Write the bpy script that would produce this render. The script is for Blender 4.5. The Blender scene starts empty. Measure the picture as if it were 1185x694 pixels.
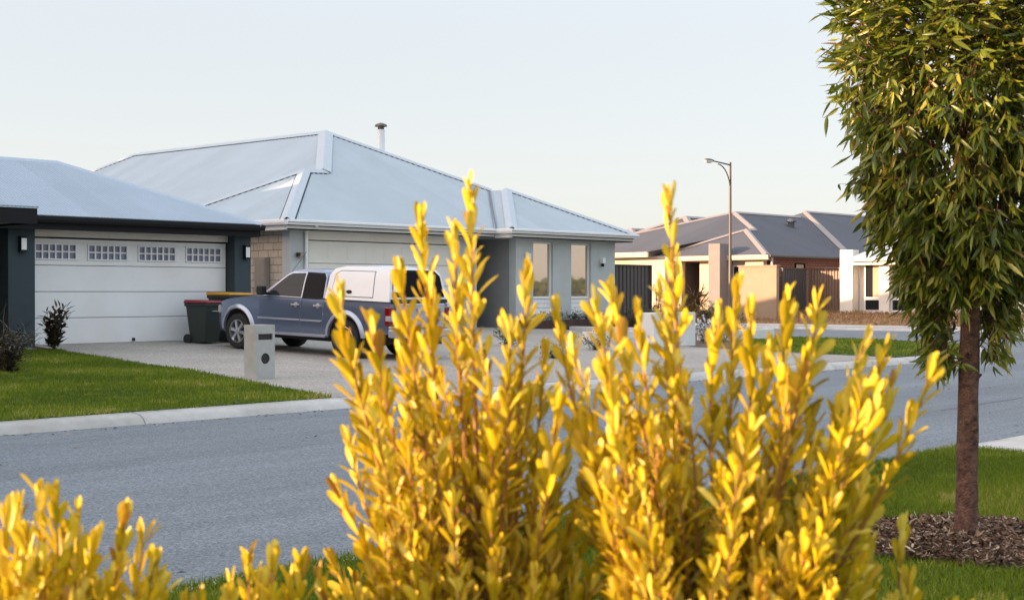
import bpy, bmesh, math, random
import numpy as np
from mathutils import Vector, Matrix
random.seed(7); rng = np.random.default_rng(11)
sc = bpy.context.scene
COL = sc.collection
R = math.radians
# ------------------------------------------------------------------ camera frame
# world: X runs along the street to the right, Y across the street towards the houses, Z up
YAW = R(47.5); SN, CS = math.sin(YAW), math.cos(YAW)
CAMZ = 1.5; FPX = 1646.0
def at(x, y, D):
    t = (x-592.5)/FPX
    return Vector((D*(SN+t*CS), D*(CS-t*SN), CAMZ+(338-y)/FPX*D))
cam = bpy.data.cameras.new('camera'); camo = bpy.data.objects.new('camera', cam); COL.objects.link(camo)
cam.lens = 50; cam.sensor_width = 36; cam.clip_end = 5000; cam.clip_start = .05
camo.location = (0, 0, CAMZ)
camo.rotation_euler = (R(90-.313), 0, -YAW)
cam.dof.use_dof = True; cam.dof.focus_distance = 27; cam.dof.aperture_fstop = 10
sc.camera = camo
# ------------------------------------------------------------------ light
SUN_EL, SUN_A = 8.0, 30.0      # sun stands low at the left, behind the house row
sd = Vector((-math.cos(R(SUN_EL))*math.cos(R(SUN_A)), math.cos(R(SUN_EL))*math.sin(R(SUN_A)), math.sin(R(SUN_EL))))
sun = bpy.data.lights.new('sun', 'SUN'); suno = bpy.data.objects.new('sun', sun); COL.objects.link(suno)
sun.energy = 2.15; sun.angle = R(.55); sun.color = (1, .65, .40)
suno.rotation_euler = sd.to_track_quat('Z', 'Y').to_euler(); suno.location = (-20, 10, 30)
w = bpy.data.worlds.new('World'); sc.world = w; w.use_nodes = True
nt = w.node_tree; bg = nt.nodes['Background']
sky = nt.nodes.new('ShaderNodeTexSky'); sky.sky_type = 'NISHITA'; sky.sun_disc = False
sky.sun_elevation = R(SUN_EL); sky.sun_rotation = R(-(90-SUN_A))
sky.air_density = 1.0; sky.dust_density = 1.0; sky.ozone_density = 1.5
hs = nt.nodes.new('ShaderNodeHueSaturation'); hs.inputs['Saturation'].default_value = .85
gm = nt.nodes.new('ShaderNodeGamma'); gm.inputs[1].default_value = .25; nt.links.new(sky.outputs[0], gm.inputs[0])
nt.links.new(gm.outputs[0], hs.inputs['Color']); tcw = nt.nodes.new('ShaderNodeTexCoord'); sxw = nt.nodes.new('ShaderNodeSeparateXYZ'); nt.links.new(tcw.outputs['Generated'], sxw.inputs[0])
mrw = nt.nodes.new('ShaderNodeMapRange'); mrw.interpolation_type = 'SMOOTHSTEP'   # sky brightened overhead, added to fill the shade
mrw.inputs[1].default_value = .15; mrw.inputs[2].default_value = .75; mrw.inputs[3].default_value = 1; mrw.inputs[4].default_value = 2.0
nt.links.new(sxw.outputs[2], mrw.inputs[0])
vmw = nt.nodes.new('ShaderNodeVectorMath'); vmw.operation = 'SCALE'; nt.links.new(hs.outputs[0], vmw.inputs[0]); nt.links.new(mrw.outputs[0], vmw.inputs[3])
dtw = nt.nodes.new('ShaderNodeVectorMath'); dtw.operation = 'DOT_PRODUCT'; dtw.inputs[1].default_value = sd   # wide warm glow added round the low sun to tint faces turned to it
nt.links.new(tcw.outputs['Generated'], dtw.inputs[0])
mxw = nt.nodes.new('ShaderNodeMath'); mxw.operation = 'MAXIMUM'; mxw.inputs[1].default_value = 0; nt.links.new(dtw.outputs['Value'], mxw.inputs[0])
pww = nt.nodes.new('ShaderNodeMath'); pww.operation = 'POWER'; pww.inputs[1].default_value = 4; nt.links.new(mxw.outputs[0], pww.inputs[0])
glw = nt.nodes.new('ShaderNodeVectorMath'); glw.operation = 'SCALE'; glw.inputs[0].default_value = (3.4, 1.9, 1.0); nt.links.new(pww.outputs[0], glw.inputs[3])
tnw = nt.nodes.new('ShaderNodeVectorMath'); tnw.operation = 'MULTIPLY'; tnw.inputs[1].default_value = (.975, .972, 1.0); nt.links.new(vmw.outputs[0], tnw.inputs[0])
adw = nt.nodes.new('ShaderNodeVectorMath'); adw.operation = 'ADD'; nt.links.new(tnw.outputs[0], adw.inputs[0]); nt.links.new(glw.outputs[0], adw.inputs[1])
nt.links.new(adw.outputs[0], bg.inputs[0]); bg.inputs[1].default_value = .115
sc.view_settings.view_transform = 'Standard'; sc.view_settings.look = 'None'
sc.view_settings.exposure = 2.62; sc.view_settings.gamma = 1
sc.cycles.max_bounces = 8; sc.cycles.transparent_max_bounces = 8
# ------------------------------------------------------------------ materials
def setramp(e, cols):
    while len(e) < len(cols): e.new(.5)
    for el, (q, c) in zip(e, cols): el.position = q
    for el, (q, c) in zip(e, cols): el.color = (*c, 1)
def newmat(name):
    m = bpy.data.materials.new(name); m.use_nodes = True
    return m, m.node_tree, m.node_tree.nodes['Principled BSDF']
def mat(name, col, rough=.6, metal=0, var=.08, scale=6, bump=0, bscale=60, spec=.5, coat=0, dirt=0):
    m, n, p = newmat(name); N = n.nodes; L = n.links
    p.inputs['Roughness'].default_value = rough; p.inputs['Metallic'].default_value = metal
    p.inputs['Specular IOR Level'].default_value = spec
    if coat: p.inputs['Coat Weight'].default_value = coat; p.inputs['Coat Roughness'].default_value = .04
    tc = N.new('ShaderNodeTexCoord')
    nz = N.new('ShaderNodeTexNoise'); nz.inputs['Scale'].default_value = scale; nz.inputs['Detail'].default_value = 6
    nz.inputs['Roughness'].default_value = .65
    L.new(tc.outputs['Object'], nz.inputs['Vector'])
    rp = N.new('ShaderNodeValToRGB')
    c = Vector(col)
    rp.color_ramp.elements[0].position = .3; rp.color_ramp.elements[1].position = .7
    rp.color_ramp.elements[0].color = (*(c*(1-var)), 1); rp.color_ramp.elements[1].color = (*(c*(1+var)), 1)
    L.new(nz.outputs['Fac'], rp.inputs['Fac'])
    out = rp.outputs['Color']
    if dirt:
        n2 = N.new('ShaderNodeTexNoise'); n2.inputs['Scale'].default_value = .9; n2.inputs['Detail'].default_value = 8
        L.new(tc.outputs['Object'], n2.inputs['Vector'])
        r2 = N.new('ShaderNodeValToRGB'); r2.color_ramp.elements[0].position = .45; r2.color_ramp.elements[1].position = .75
        r2.color_ramp.elements[0].color = (1, 1, 1, 1); d = 1-dirt; r2.color_ramp.elements[1].color = (d, d*.97, d*.93, 1)
        L.new(n2.outputs['Fac'], r2.inputs['Fac'])
        mx = N.new('ShaderNodeMix'); mx.data_type = 'RGBA'; mx.blend_type = 'MULTIPLY'; mx.inputs[0].default_value = 1
        L.new(out, mx.inputs[6]); L.new(r2.outputs['Color'], mx.inputs[7]); out = mx.outputs[2]
    L.new(out, p.inputs['Base Color'])
    if bump:
        nb = N.new('ShaderNodeTexNoise'); nb.inputs['Scale'].default_value = bscale; nb.inputs['Detail'].default_value = 4
        L.new(tc.outputs['Object'], nb.inputs['Vector'])
        b = N.new('ShaderNodeBump'); b.inputs['Strength'].default_value = bump; b.inputs['Distance'].default_value = .02
        L.new(nb.outputs['Fac'], b.inputs['Height']); L.new(b.outputs['Normal'], p.inputs['Normal'])
    return m
def speckle(name, cols, scale, rough=.85, big=.12, bump=.3, bigscale=.5, stretch=(1, 1, 1)):
    """stony surface: small grains of several colours with broad wear"""
    m, n, p = newmat(name); N = n.nodes; L = n.links
    p.inputs['Roughness'].default_value = rough; p.inputs['Specular IOR Level'].default_value = .3
    tc = N.new('ShaderNodeTexCoord')
    v = N.new('ShaderNodeTexVoronoi'); v.inputs['Scale'].default_value = scale
    L.new(tc.outputs['Object'], v.inputs['Vector'])
    sp = N.new('ShaderNodeSeparateColor'); L.new(v.outputs['Color'], sp.inputs[0])
    rp = N.new('ShaderNodeValToRGB'); e = rp.color_ramp.elements
    setramp(e, [(i/(len(cols)-1), c) for i, c in enumerate(cols)])
    L.new(sp.outputs[0], rp.inputs['Fac'])
    n2 = N.new('ShaderNodeTexNoise'); n2.inputs['Scale'].default_value = bigscale; n2.inputs['Detail'].default_value = 9; n2.inputs['Roughness'].default_value = .7
    mp = N.new('ShaderNodeMapping'); mp.inputs['Scale'].default_value = stretch
    L.new(tc.outputs['Object'], mp.inputs['Vector']); L.new(mp.outputs[0], n2.inputs['Vector'])
    r2 = N.new('ShaderNodeValToRGB'); r2.color_ramp.elements[0].position = .35; r2.color_ramp.elements[1].position = .68
    r2.color_ramp.elements[0].color = (1-big, 1-big, 1-big, 1); r2.color_ramp.elements[1].color = (1+big*.6,)*3+(1,)
    L.new(n2.outputs['Fac'], r2.inputs['Fac'])
    mx = N.new('ShaderNodeMix'); mx.data_type = 'RGBA'; mx.blend_type = 'MULTIPLY'; mx.inputs[0].default_value = 1
    L.new(rp.outputs['Color'], mx.inputs[6]); L.new(r2.outputs['Color'], mx.inputs[7])
    L.new(mx.outputs[2], p.inputs['Base Color'])
    b = N.new('ShaderNodeBump'); b.inputs['Strength'].default_value = bump; b.inputs['Distance'].default_value = .006
    L.new(v.outputs['Distance'], b.inputs['Height']); L.new(b.outputs['Normal'], p.inputs['Normal'])
    return m
def roofmat(name, col, pitch=.076, rough=.45):
    """corrugated painted sheet: ribs run down the slope of whichever plane they lie on"""
    m, n, p = newmat(name); N = n.nodes; L = n.links
    p.inputs['Roughness'].default_value = rough; p.inputs['Specular IOR Level'].default_value = .35
    tc = N.new('ShaderNodeTexCoord'); sx = N.new('ShaderNodeSeparateXYZ'); L.new(tc.outputs['Object'], sx.inputs[0])
    ge = N.new('ShaderNodeNewGeometry'); sn = N.new('ShaderNodeSeparateXYZ'); L.new(ge.outputs['True Normal'], sn.inputs[0])
    ax = N.new('ShaderNodeMath'); ax.operation = 'ABSOLUTE'; L.new(sn.outputs[0], ax.inputs[0])
    ay = N.new('ShaderNodeMath'); ay.operation = 'ABSOLUTE'; L.new(sn.outputs[1], ay.inputs[0])
    gt = N.new('ShaderNodeMath'); gt.operation = 'GREATER_THAN'; L.new(ax.outputs[0], gt.inputs[0]); L.new(ay.outputs[0], gt.inputs[1])
    mx = N.new('ShaderNodeMix'); L.new(gt.outputs[0], mx.inputs[0]); L.new(sx.outputs[0], mx.inputs[2]); L.new(sx.outputs[1], mx.inputs[3])
    mu = N.new('ShaderNodeMath'); mu.operation = 'MULTIPLY'; mu.inputs[1].default_value = 2*math.pi/pitch; L.new(mx.outputs[0], mu.inputs[0])
    si = N.new('ShaderNodeMath'); si.operation = 'SINE'; L.new(mu.outputs[0], si.inputs[0])
    b = N.new('ShaderNodeBump'); b.inputs['Strength'].default_value = .45; b.inputs['Distance'].default_value = .014
    L.new(si.outputs[0], b.inputs['Height']); L.new(b.outputs['Normal'], p.inputs['Normal'])
    nz = N.new('ShaderNodeTexNoise'); nz.inputs['Scale'].default_value = .6; nz.inputs['Detail'].default_value = 8; nz.inputs['Roughness'].default_value = .7
    L.new(tc.outputs['Object'], nz.inputs['Vector'])
    rp = N.new('ShaderNodeValToRGB'); c = Vector(col)
    rp.color_ramp.elements[0].position = .3; rp.color_ramp.elements[1].position = .7
    rp.color_ramp.elements[0].color = (*(c*.93), 1); rp.color_ramp.elements[1].color = (*(c*1.06), 1)
    L.new(nz.outputs['Fac'], rp.inputs['Fac'])
    # sheets differ a little from each other, rib shading is painted in as darker pans
    dv = N.new('ShaderNodeMath'); dv.operation = 'DIVIDE'; dv.inputs[1].default_value = .762; L.new(mx.outputs[0], dv.inputs[0])
    flr = N.new('ShaderNodeMath'); flr.operation = 'FLOOR'; L.new(dv.outputs[0], flr.inputs[0])
    wn = N.new('ShaderNodeTexWhiteNoise'); wn.noise_dimensions = '1D'; L.new(flr.outputs[0], wn.inputs['W'])
    m1 = N.new('ShaderNodeMapRange'); m1.inputs[3].default_value = .94; m1.inputs[4].default_value = 1.03; L.new(wn.outputs['Value'], m1.inputs[0])
    m2 = N.new('ShaderNodeMapRange'); m2.inputs[1].default_value = -1; m2.inputs[3].default_value = .86; m2.inputs[4].default_value = 1.04; L.new(si.outputs[0], m2.inputs[0])
    mm = N.new('ShaderNodeMath'); mm.operation = 'MULTIPLY'; L.new(m1.outputs[0], mm.inputs[0]); L.new(m2.outputs[0], mm.inputs[1])
    vs = N.new('ShaderNodeVectorMath'); vs.operation = 'SCALE'; L.new(rp.outputs['Color'], vs.inputs[0]); L.new(mm.outputs[0], vs.inputs[3])
    L.new(vs.outputs[0], p.inputs['Base Color'])
    return m
def brickmat(name, axis, c1, c2, mortar, bw, bh, ms=.012):
    m, n, p = newmat(name); N = n.nodes; L = n.links
    p.inputs['Roughness'].default_value = .85
    tc = N.new('ShaderNodeTexCoord'); sx = N.new('ShaderNodeSeparateXYZ'); L.new(tc.outputs['Object'], sx.inputs[0])
    cb = N.new('ShaderNodeCombineXYZ'); L.new(sx.outputs[axis], cb.inputs[0]); L.new(sx.outputs[2], cb.inputs[1])
    br = N.new('ShaderNodeTexBrick'); L.new(cb.outputs[0], br.inputs['Vector'])
    br.inputs['Scale'].default_value = 1; br.inputs['Brick Width'].default_value = bw; br.inputs['Row Height'].default_value = bh
    br.inputs['Mortar Size'].default_value = ms; br.inputs['Mortar Smooth'].default_value = .2
    br.inputs['Color1'].default_value = (*c1, 1); br.inputs['Color2'].default_value = (*c2, 1); br.inputs['Mortar'].default_value = (*mortar, 1)
    nz = N.new('ShaderNodeTexNoise'); nz.inputs['Scale'].default_value = 9; nz.inputs['Detail'].default_value = 6; L.new(tc.outputs['Object'], nz.inputs['Vector'])
    mr = N.new('ShaderNodeMapRange'); mr.inputs[3].default_value = .75; mr.inputs[4].default_value = 1.2; L.new(nz.outputs['Fac'], mr.inputs[0])
    mx = N.new('ShaderNodeMix'); mx.data_type = 'RGBA'; mx.blend_type = 'MULTIPLY'; mx.inputs[0].default_value = 1
    L.new(br.outputs['Color'], mx.inputs[6]); L.new(mr.outputs[0], mx.inputs[7]); L.new(mx.outputs[2], p.inputs['Base Color'])
    b = N.new('ShaderNodeBump'); b.inputs['Strength'].default_value = .6; b.inputs['Distance'].default_value = .01; b.invert = True
    L.new(br.outputs['Fac'], b.inputs['Height']); L.new(b.outputs['Normal'], p.inputs['Normal'])
    return m
def leafmat(name, cols, trans=.35, rough=.5, spec=.4):
    """leaf: colour picked per leaf from its own random tint, some light passes through"""
    m, n, p = newmat(name); N = n.nodes; L = n.links
    p.inputs['Roughness'].default_value = rough; p.inputs['Specular IOR Level'].default_value = spec
    a = N.new('ShaderNodeAttribute'); a.attribute_name = 'tint'
    rp = N.new('ShaderNodeValToRGB'); e = rp.color_ramp.elements
    setramp(e, cols)
    L.new(a.outputs['Fac'], rp.inputs['Fac'])
    tc = N.new('ShaderNodeTexCoord')
    nz = N.new('ShaderNodeTexNoise'); nz.inputs['Scale'].default_value = 60; nz.inputs['Detail'].default_value = 3
    L.new(tc.outputs['Object'], nz.inputs['Vector'])
    mr = N.new('ShaderNodeMapRange'); mr.inputs[3].default_value = .8; mr.inputs[4].default_value = 1.2; L.new(nz.outputs['Fac'], mr.inputs[0])
    mx = N.new('ShaderNodeMix'); mx.data_type = 'RGBA'; mx.blend_type = 'MULTIPLY'; mx.inputs[0].default_value = 1
    rb = N.new('ShaderNodeAttribute'); rb.attribute_name = 'rib'       # paler midrib, darker margin and foot
    m3 = N.new('ShaderNodeMapRange'); m3.inputs[3].default_value = .78; m3.inputs[4].default_value = 1.12; L.new(rb.outputs['Fac'], m3.inputs[0])
    m4 = N.new('ShaderNodeMath'); m4.operation = 'MULTIPLY'; L.new(mr.outputs[0], m4.inputs[0]); L.new(m3.outputs[0], m4.inputs[1])
    L.new(rp.outputs['Color'], mx.inputs[6]); L.new(m4.outputs[0], mx.inputs[7])
    L.new(mx.outputs[2], p.inputs['Base Color'])
    if trans:
        t = N.new('ShaderNodeBsdfTranslucent'); L.new(mx.outputs[2], t.inputs[0])
        ms = N.new('ShaderNodeMixShader'); ms.inputs[0].default_value = trans
        L.new(p.outputs[0], ms.inputs[1]); L.new(t.outputs[0], ms.inputs[2])
        L.new(ms.outputs[0], N['Material Output'].inputs['Surface'])
    return m
def glassmat(name, col=(.015, .018, .02), rough=.02, spec=.8):
    m, n, p = newmat(name)
    p.inputs['Base Color'].default_value = (*col, 1); p.inputs['Roughness'].default_value = rough
    p.inputs['Specular IOR Level'].default_value = spec; p.inputs['IOR'].default_value = 1.6
    return m
M = {}
M['asphalt'] = speckle('asphalt', [(.105, .12, .135), (.145, .166, .186), (.18, .204, .228), (.26, .283, .303)], 70, .85, .22, .22, .5, (.16, 1.6, 1))
M['kerb'] = mat('kerb_concrete', (.46, .45, .43), .85, 0, .12, 5, .3, 90, dirt=.25)
M['path'] = mat('path_concrete', (.52, .50, .47), .85, 0, .1, 4, .25, 90, dirt=.2)
M['aggregate'] = speckle('exposed_aggregate', [(.23, .21, .185), (.295, .27, .24), (.345, .32, .285), (.46, .43, .39)], 45, .8, .16, .5, .6)
M['soil'] = mat('soil', (.12, .085, .06), .95, 0, .35, 4, .8, 30)
M['sand'] = mat('sandy_ground', (.30, .24, .17), .95, 0, .25, 1.5, .6, 20)
M['turf'] = mat('turf_base', (.05, .085, .018), .95, 0, .35, 3, .6, 50)
M['drybase'] = mat('dry_turf_base', (.28, .17, .09), .95, 0, .4, 1.2, .8, 25)
M['grass'] = leafmat('grass_blades', [(0, (.075, .12, .010)), (.45, (.15, .215, .014)), (.85, (.235, .285, .024)), (1, (.42, .37, .10))], .3, .6, .2)
M['drygrass'] = leafmat('dry_grass_blades', [(0, (.22, .13, .06)), (.5, (.36, .22, .11)), (1, (.5, .35, .2))], .2, .8, .1)
M['roof_light'] = roofmat('roof_pale_grey', (.385, .45, .50))
M['roof_mid'] = roofmat('roof_blue_grey', (.325, .395, .475), rough=.6)
M['roof_dark'] = roofmat('roof_slate', (.092, .098, .118), rough=.8)
M['cap_light'] = mat('ridge_cap_pale', (.40, .455, .50), .45, 0, .05)
M['cap_mid'] = mat('ridge_cap_grey', (.34, .41, .49), .45, 0, .05)
M['cap_dark'] = mat('ridge_cap_beige', (.25, .215, .20), .5, 0, .06)
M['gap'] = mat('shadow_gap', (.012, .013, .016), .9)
M['trim_black'] = mat('trim_black', (.010, .010, .012), .7, 0, .1, spec=.25)
M['trim_white'] = mat('trim_white', (.78, .79, .79), .45, 0, .04)
M['slate'] = mat('slate_render', (.036, .056, .068), .8, 0, .08, 3, .2, 120)
M['render_grey'] = mat('pale_grey_render', (.47, .51, .52), .85, 0, .05, 3, .25, 140, dirt=.08)
M['render_shade'] = mat('mid_grey_render', (.27, .28, .28), .85, 0, .06, 3, .25, 140)  # darker copy of the pale render, porch shade put into the colour
M['render_cream'] = mat('cream_render', (.54, .45, .345), .85, 0, .05, 2, .2, 120, dirt=.1)
M['render_white'] = mat('white_render', (.74, .70, .63), .85, 0, .05, 2, .2, 120, dirt=.12)
M['render_taupe'] = mat('taupe_render', (.30, .22, .155), .85, 0, .06, 2, .2, 120, dirt=.12)
M['pier_grey'] = mat('grey_render', (.20, .185, .18), .85, 0, .06, 2, .2, 120)
M['door_white'] = mat('garage_door_white', (.80, .82, .83), .45, 0, .03, 2, .12, 60, dirt=.06)
M['door_cream'] = mat('garage_door_cream', (.76, .75, .70), .45, 0, .03, 2, .12, 60, dirt=.06)
M['seam'] = mat('panel_seam', (.16, .18, .2), .7)
M['limestone'] = brickmat('limestone_block', 1, (.52, .45, .37), (.44, .37, .30), (.22, .19, .16), .39, .185)
M['redbrick'] = brickmat('red_brick', 0, (.32, .075, .045), (.22, .05, .035), (.42, .34, .28), .30, .10, .014)
M['glass'] = glassmat('window_glass')
M['mirror_glass'] = glassmat('reflective_glass', (.64, .52, .44), .02); M['mirror_glass'].node_tree.nodes['Principled BSDF'].inputs['Metallic'].default_value = .75
M['curtain'] = mat('curtain', (.30, .25, .22), .9, 0, .15, 12)
M['darkroom'] = mat('dark_interior', (.02, .02, .022), .9)
M['frost'] = mat('frosted_glass', (.72, .74, .74), .3)
M['steel'] = mat('galvanised_steel', (.55, .56, .57), .35, .8, .08)
M['lamp_pole'] = mat('lamp_pole_paint', (.10, .085, .075), .5, .2, .1)
M['fence_char'] = mat('charcoal_steel', (.075, .064, .060), .55, 0, .08)
M['fence_brown'] = mat('brown_steel', (.20, .13, .095), .55, 0, .1)
M['red_door'] = mat('red_door_paint', (.16, .022, .012), .5)
M['letterbox'] = mat('cast_concrete', (.40, .41, .40), .85, 0, .14, 4, .3, 60, dirt=.3)
M['letterbox_white'] = mat('painted_render', (.70, .71, .70), .8, 0, .06, 4, .2, 80, dirt=.12)
M['black'] = mat('black_plastic', (.012, .012, .012), .5)
M['bark'] = mat('tree_bark', (.12, .062, .044), .95, 0, .75, 22, 1.0, 70, dirt=.55)
M['stem'] = mat('shrub_stem', (.30, .15, .035), .8, 0, .3, 30)
M['darkstem'] = mat('dark_stem', (.06, .045, .035), .9, 0, .3, 30)
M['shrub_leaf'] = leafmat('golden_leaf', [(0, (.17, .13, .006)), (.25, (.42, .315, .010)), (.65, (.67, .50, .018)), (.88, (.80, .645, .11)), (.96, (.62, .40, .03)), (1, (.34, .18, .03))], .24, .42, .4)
M['tree_leaf'] = leafmat('gum_leaf', [(0, (.06, .095, .010)), (.45, (.13, .175, .016)), (.8, (.25, .26, .024)), (.98, (.38, .33, .04)), (1, (.30, .16, .03))], .3, .36, .6)
M['dark_leaf'] = leafmat('dark_bronze_leaf', [(0, (.025, .024, .014)), (.6, (.05, .042, .022)), (1, (.10, .06, .03))], .2)
M['green_leaf'] = leafmat('mid_green_leaf', [(0, (.022, .045, .010)), (.6, (.05, .085, .018)), (1, (.12, .14, .03))], .25)
M['lime_leaf'] = leafmat('lime_leaf', [(0, (.09, .13, .02)), (1, (.26, .28, .06))], .3)
M['olive_leaf'] = leafmat('olive_leaf', [(0, (.035, .04, .012)), (.6, (.075, .075, .025)), (1, (.14, .11, .04))], .2)
M['petal'] = leafmat('white_petal', [(0, (.6, .6, .6)), (1, (.85, .85, .85))], .2)
M['chip'] = leafmat('bark_chip', [(0, (.05, .03, .02)), (.5, (.15, .09, .06)), (.85, (.28, .19, .13)), (1, (.5, .4, .3))], 0, .9, .1)
M['timber'] = mat('dark_timber', (.05, .025, .018), .8, 0, .3, 8)
# vehicle
M['paint'] = mat('blue_grey_metallic', (.165, .21, .315), .26, .65, .03, 40, coat=.8)
M['paint_pale'] = mat('silver_blue_metallic', (.42, .45, .52), .32, .5, .03, 40, coat=.6)
M['silver'] = mat('silver_plastic', (.42, .43, .45), .4, .3, .04)
M['canopy'] = mat('white_gelcoat', (.68, .71, .74), .22, 0, .02, coat=.6)
M['tint'] = glassmat('tinted_glass', (.006, .006, .009), .05, .04)
M['clear'] = glassmat('car_glass', (.02, .028, .033), .04, .14)
M['rubber'] = mat('tyre_rubber', (.018, .018, .019), .85, 0, .2, 20)
M['alloy'] = mat('alloy_rim', (.55, .56, .58), .3, .85, .05)
M['red_lens'] = mat('red_lens', (.17, .006, .010), .15, 0, .1, coat=.5)
M['clear_lens'] = mat('clear_lens', (.38, .36, .37), .15, 0, .05, coat=.5)
M['plate'] = mat('number_plate', (.74, .75, .72), .5)
M['bin_green'] = mat('bin_dark_green', (.022, .032, .028), .55, 0, .1)
M['bin_red'] = mat('bin_red', (.22, .018, .030), .5)
M['bin_yellow'] = mat('bin_yellow', (.55, .27, .015), .5)
# ------------------------------------------------------------------ mesh helpers
def rootloc(o):
    while o.parent: o = o.parent
    return o
class MB:
    def __init__(s): s.v = []; s.f = []; s.m = []; s.T = None
    def _a(s, pts):
        b = len(s.v)
        for p in pts:
            p = Vector(p); s.v.append(tuple(s.T @ p) if s.T else tuple(p))
        return b
    def poly(s, pts, m=0):
        b = s._a(pts); s.f.append(tuple(range(b, b+len(pts)))); s.m.append(m); return s
    def box(s, x0, x1, y0, y1, z0, z1, m=0):
        if x0 > x1: x0, x1 = x1, x0
        if y0 > y1: y0, y1 = y1, y0
        b = s._a([(x0, y0, z0), (x1, y0, z0), (x1, y1, z0), (x0, y1, z0), (x0, y0, z1), (x1, y0, z1), (x1, y1, z1), (x0, y1, z1)])
        for q in [(0, 3, 2, 1), (4, 5, 6, 7), (0, 1, 5, 4), (1, 2, 6, 5), (2, 3, 7, 6), (3, 0, 4, 7)]:
            s.f.append(tuple(b+i for i in q)); s.m.append(m)
        return s
    def prism(s, base, top, m=0):
        """two matching rings of points joined into a solid"""
        n = len(base); b = s._a(list(base)+list(top))
        s.f.append(tuple(b+i for i in range(n))[::-1]); s.m.append(m)
        s.f.append(tuple(b+n+i for i in range(n))); s.m.append(m)
        for i in range(n):
            j = (i+1) % n; s.f.append((b+i, b+j, b+n+j, b+n+i)); s.m.append(m)
        return s
    def tube(s, pts, rad, n=8, m=0, caps=True):
        pts = [Vector(p) for p in pts]
        if not hasattr(rad, '__len__'): rad = [rad]*len(pts)
        prev = None; rings = []
        for i, p in enumerate(pts):
            d = (pts[min(i+1, len(pts)-1)]-pts[max(i-1, 0)])
            d = d.normalized() if d.length > 1e-9 else Vector((0, 0, 1))
            if prev is None:
                a = d.cross(Vector((0, 0, 1)));
                if a.length < .05: a = d.cross(Vector((1, 0, 0)))
            else:
                a = prev-d*prev.dot(d)
            a.normalize(); prev = a; c = d.cross(a)
            rings.append(s._a([p+(a*math.cos(2*math.pi*k/n)+c*math.sin(2*math.pi*k/n))*rad[i] for k in range(n)]))
        for r0, r1 in zip(rings, rings[1:]):
            for k in range(n):
                j = (k+1) % n; s.f.append((r0+k, r0+j, r1+j, r1+k)); s.m.append(m)
        if caps:
            s.f.append(tuple(rings[0]+k for k in range(n))[::-1]); s.m.append(m)
            s.f.append(tuple(rings[-1]+k for k in range(n))); s.m.append(m)
        return s
    def lathe(s, prof, c, axis='z', n=24, m=0, caps=True):
        c = Vector(c); rings = []
        for r, h in prof:
            pts = []
            for k in range(n):
                a = 2*math.pi*k/n; x, y = r*math.cos(a), r*math.sin(a)
                pts.append(c+(Vector((x, y, h)) if axis == 'z' else Vector((x, h, y)) if axis == 'y' else Vector((h, x, y))))
            rings.append(s._a(pts))
        for r0, r1 in zip(rings, rings[1:]):
            for k in range(n):
                j = (k+1) % n; s.f.append((r0+k, r0+j, r1+j, r1+k)); s.m.append(m)
        if caps:
            s.f.append(tuple(rings[0]+k for k in range(n))[::-1]); s.m.append(m)
            s.f.append(tuple(rings[-1]+k for k in range(n))); s.m.append(m)
        return s
    def build(s, name, mats, parent=None, bevel=0, seg=2, smooth=None, local=False, solid=0, fixn=True):
        me = bpy.data.meshes.new(name)
        off = Vector((0, 0, 0))
        if parent and not local: off = rootloc(parent).location
        me.from_pydata([tuple(Vector(p)-off) for p in s.v], [], s.f)
        if not isinstance(mats, (list, tuple)): mats = [mats]
        for k in mats: me.materials.append(k)
        me.polygons.foreach_set('material_index', s.m)
        if fixn:
            bm = bmesh.new(); bm.from_mesh(me); bmesh.ops.recalc_face_normals(bm, faces=bm.faces); bm.to_mesh(me); bm.free()
        if smooth is not None:
            me.polygons.foreach_set('use_smooth', [True]*len(me.polygons)); me.set_sharp_from_angle(angle=R(smooth))
        o = bpy.data.objects.new(name, me); COL.objects.link(o)
        if parent: o.parent = parent
        if bevel:
            b = o.modifiers.new('bevel', 'BEVEL'); b.width = bevel; b.segments = seg; b.limit_method = 'ANGLE'; b.angle_limit = R(35)
            if smooth is None:
                me.polygons.foreach_set('use_smooth', [True]*len(me.polygons)); b.harden_normals = True
        if solid:
            q = o.modifiers.new('thickness', 'SOLIDIFY'); q.thickness = solid; q.offset = -1
        return o
def tag(o, label, cat, group=None):
    o['label'] = label; o['category'] = cat
    if group: o['group'] = group
    return o
def thing(name, label, cat, loc, rot=0, group=None):
    o = bpy.data.objects.new(name, None); COL.objects.link(o); o.empty_display_size = .2
    o.location = loc; o.rotation_euler = (0, 0, rot)
    return tag(o, label, cat, group)
def kind(o, k='structure'): o['kind'] = k; return o
def bx(name, m, parent, *a, bevel=0, **k): return MB().box(*a).build(name, m, parent, bevel=bevel, **k)
def copy_tree(o, parent=None):
    c = o.copy(); COL.objects.link(c); c.parent = parent
    for ch in [q for q in o.children]: copy_tree(ch, c)
    return c
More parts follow.
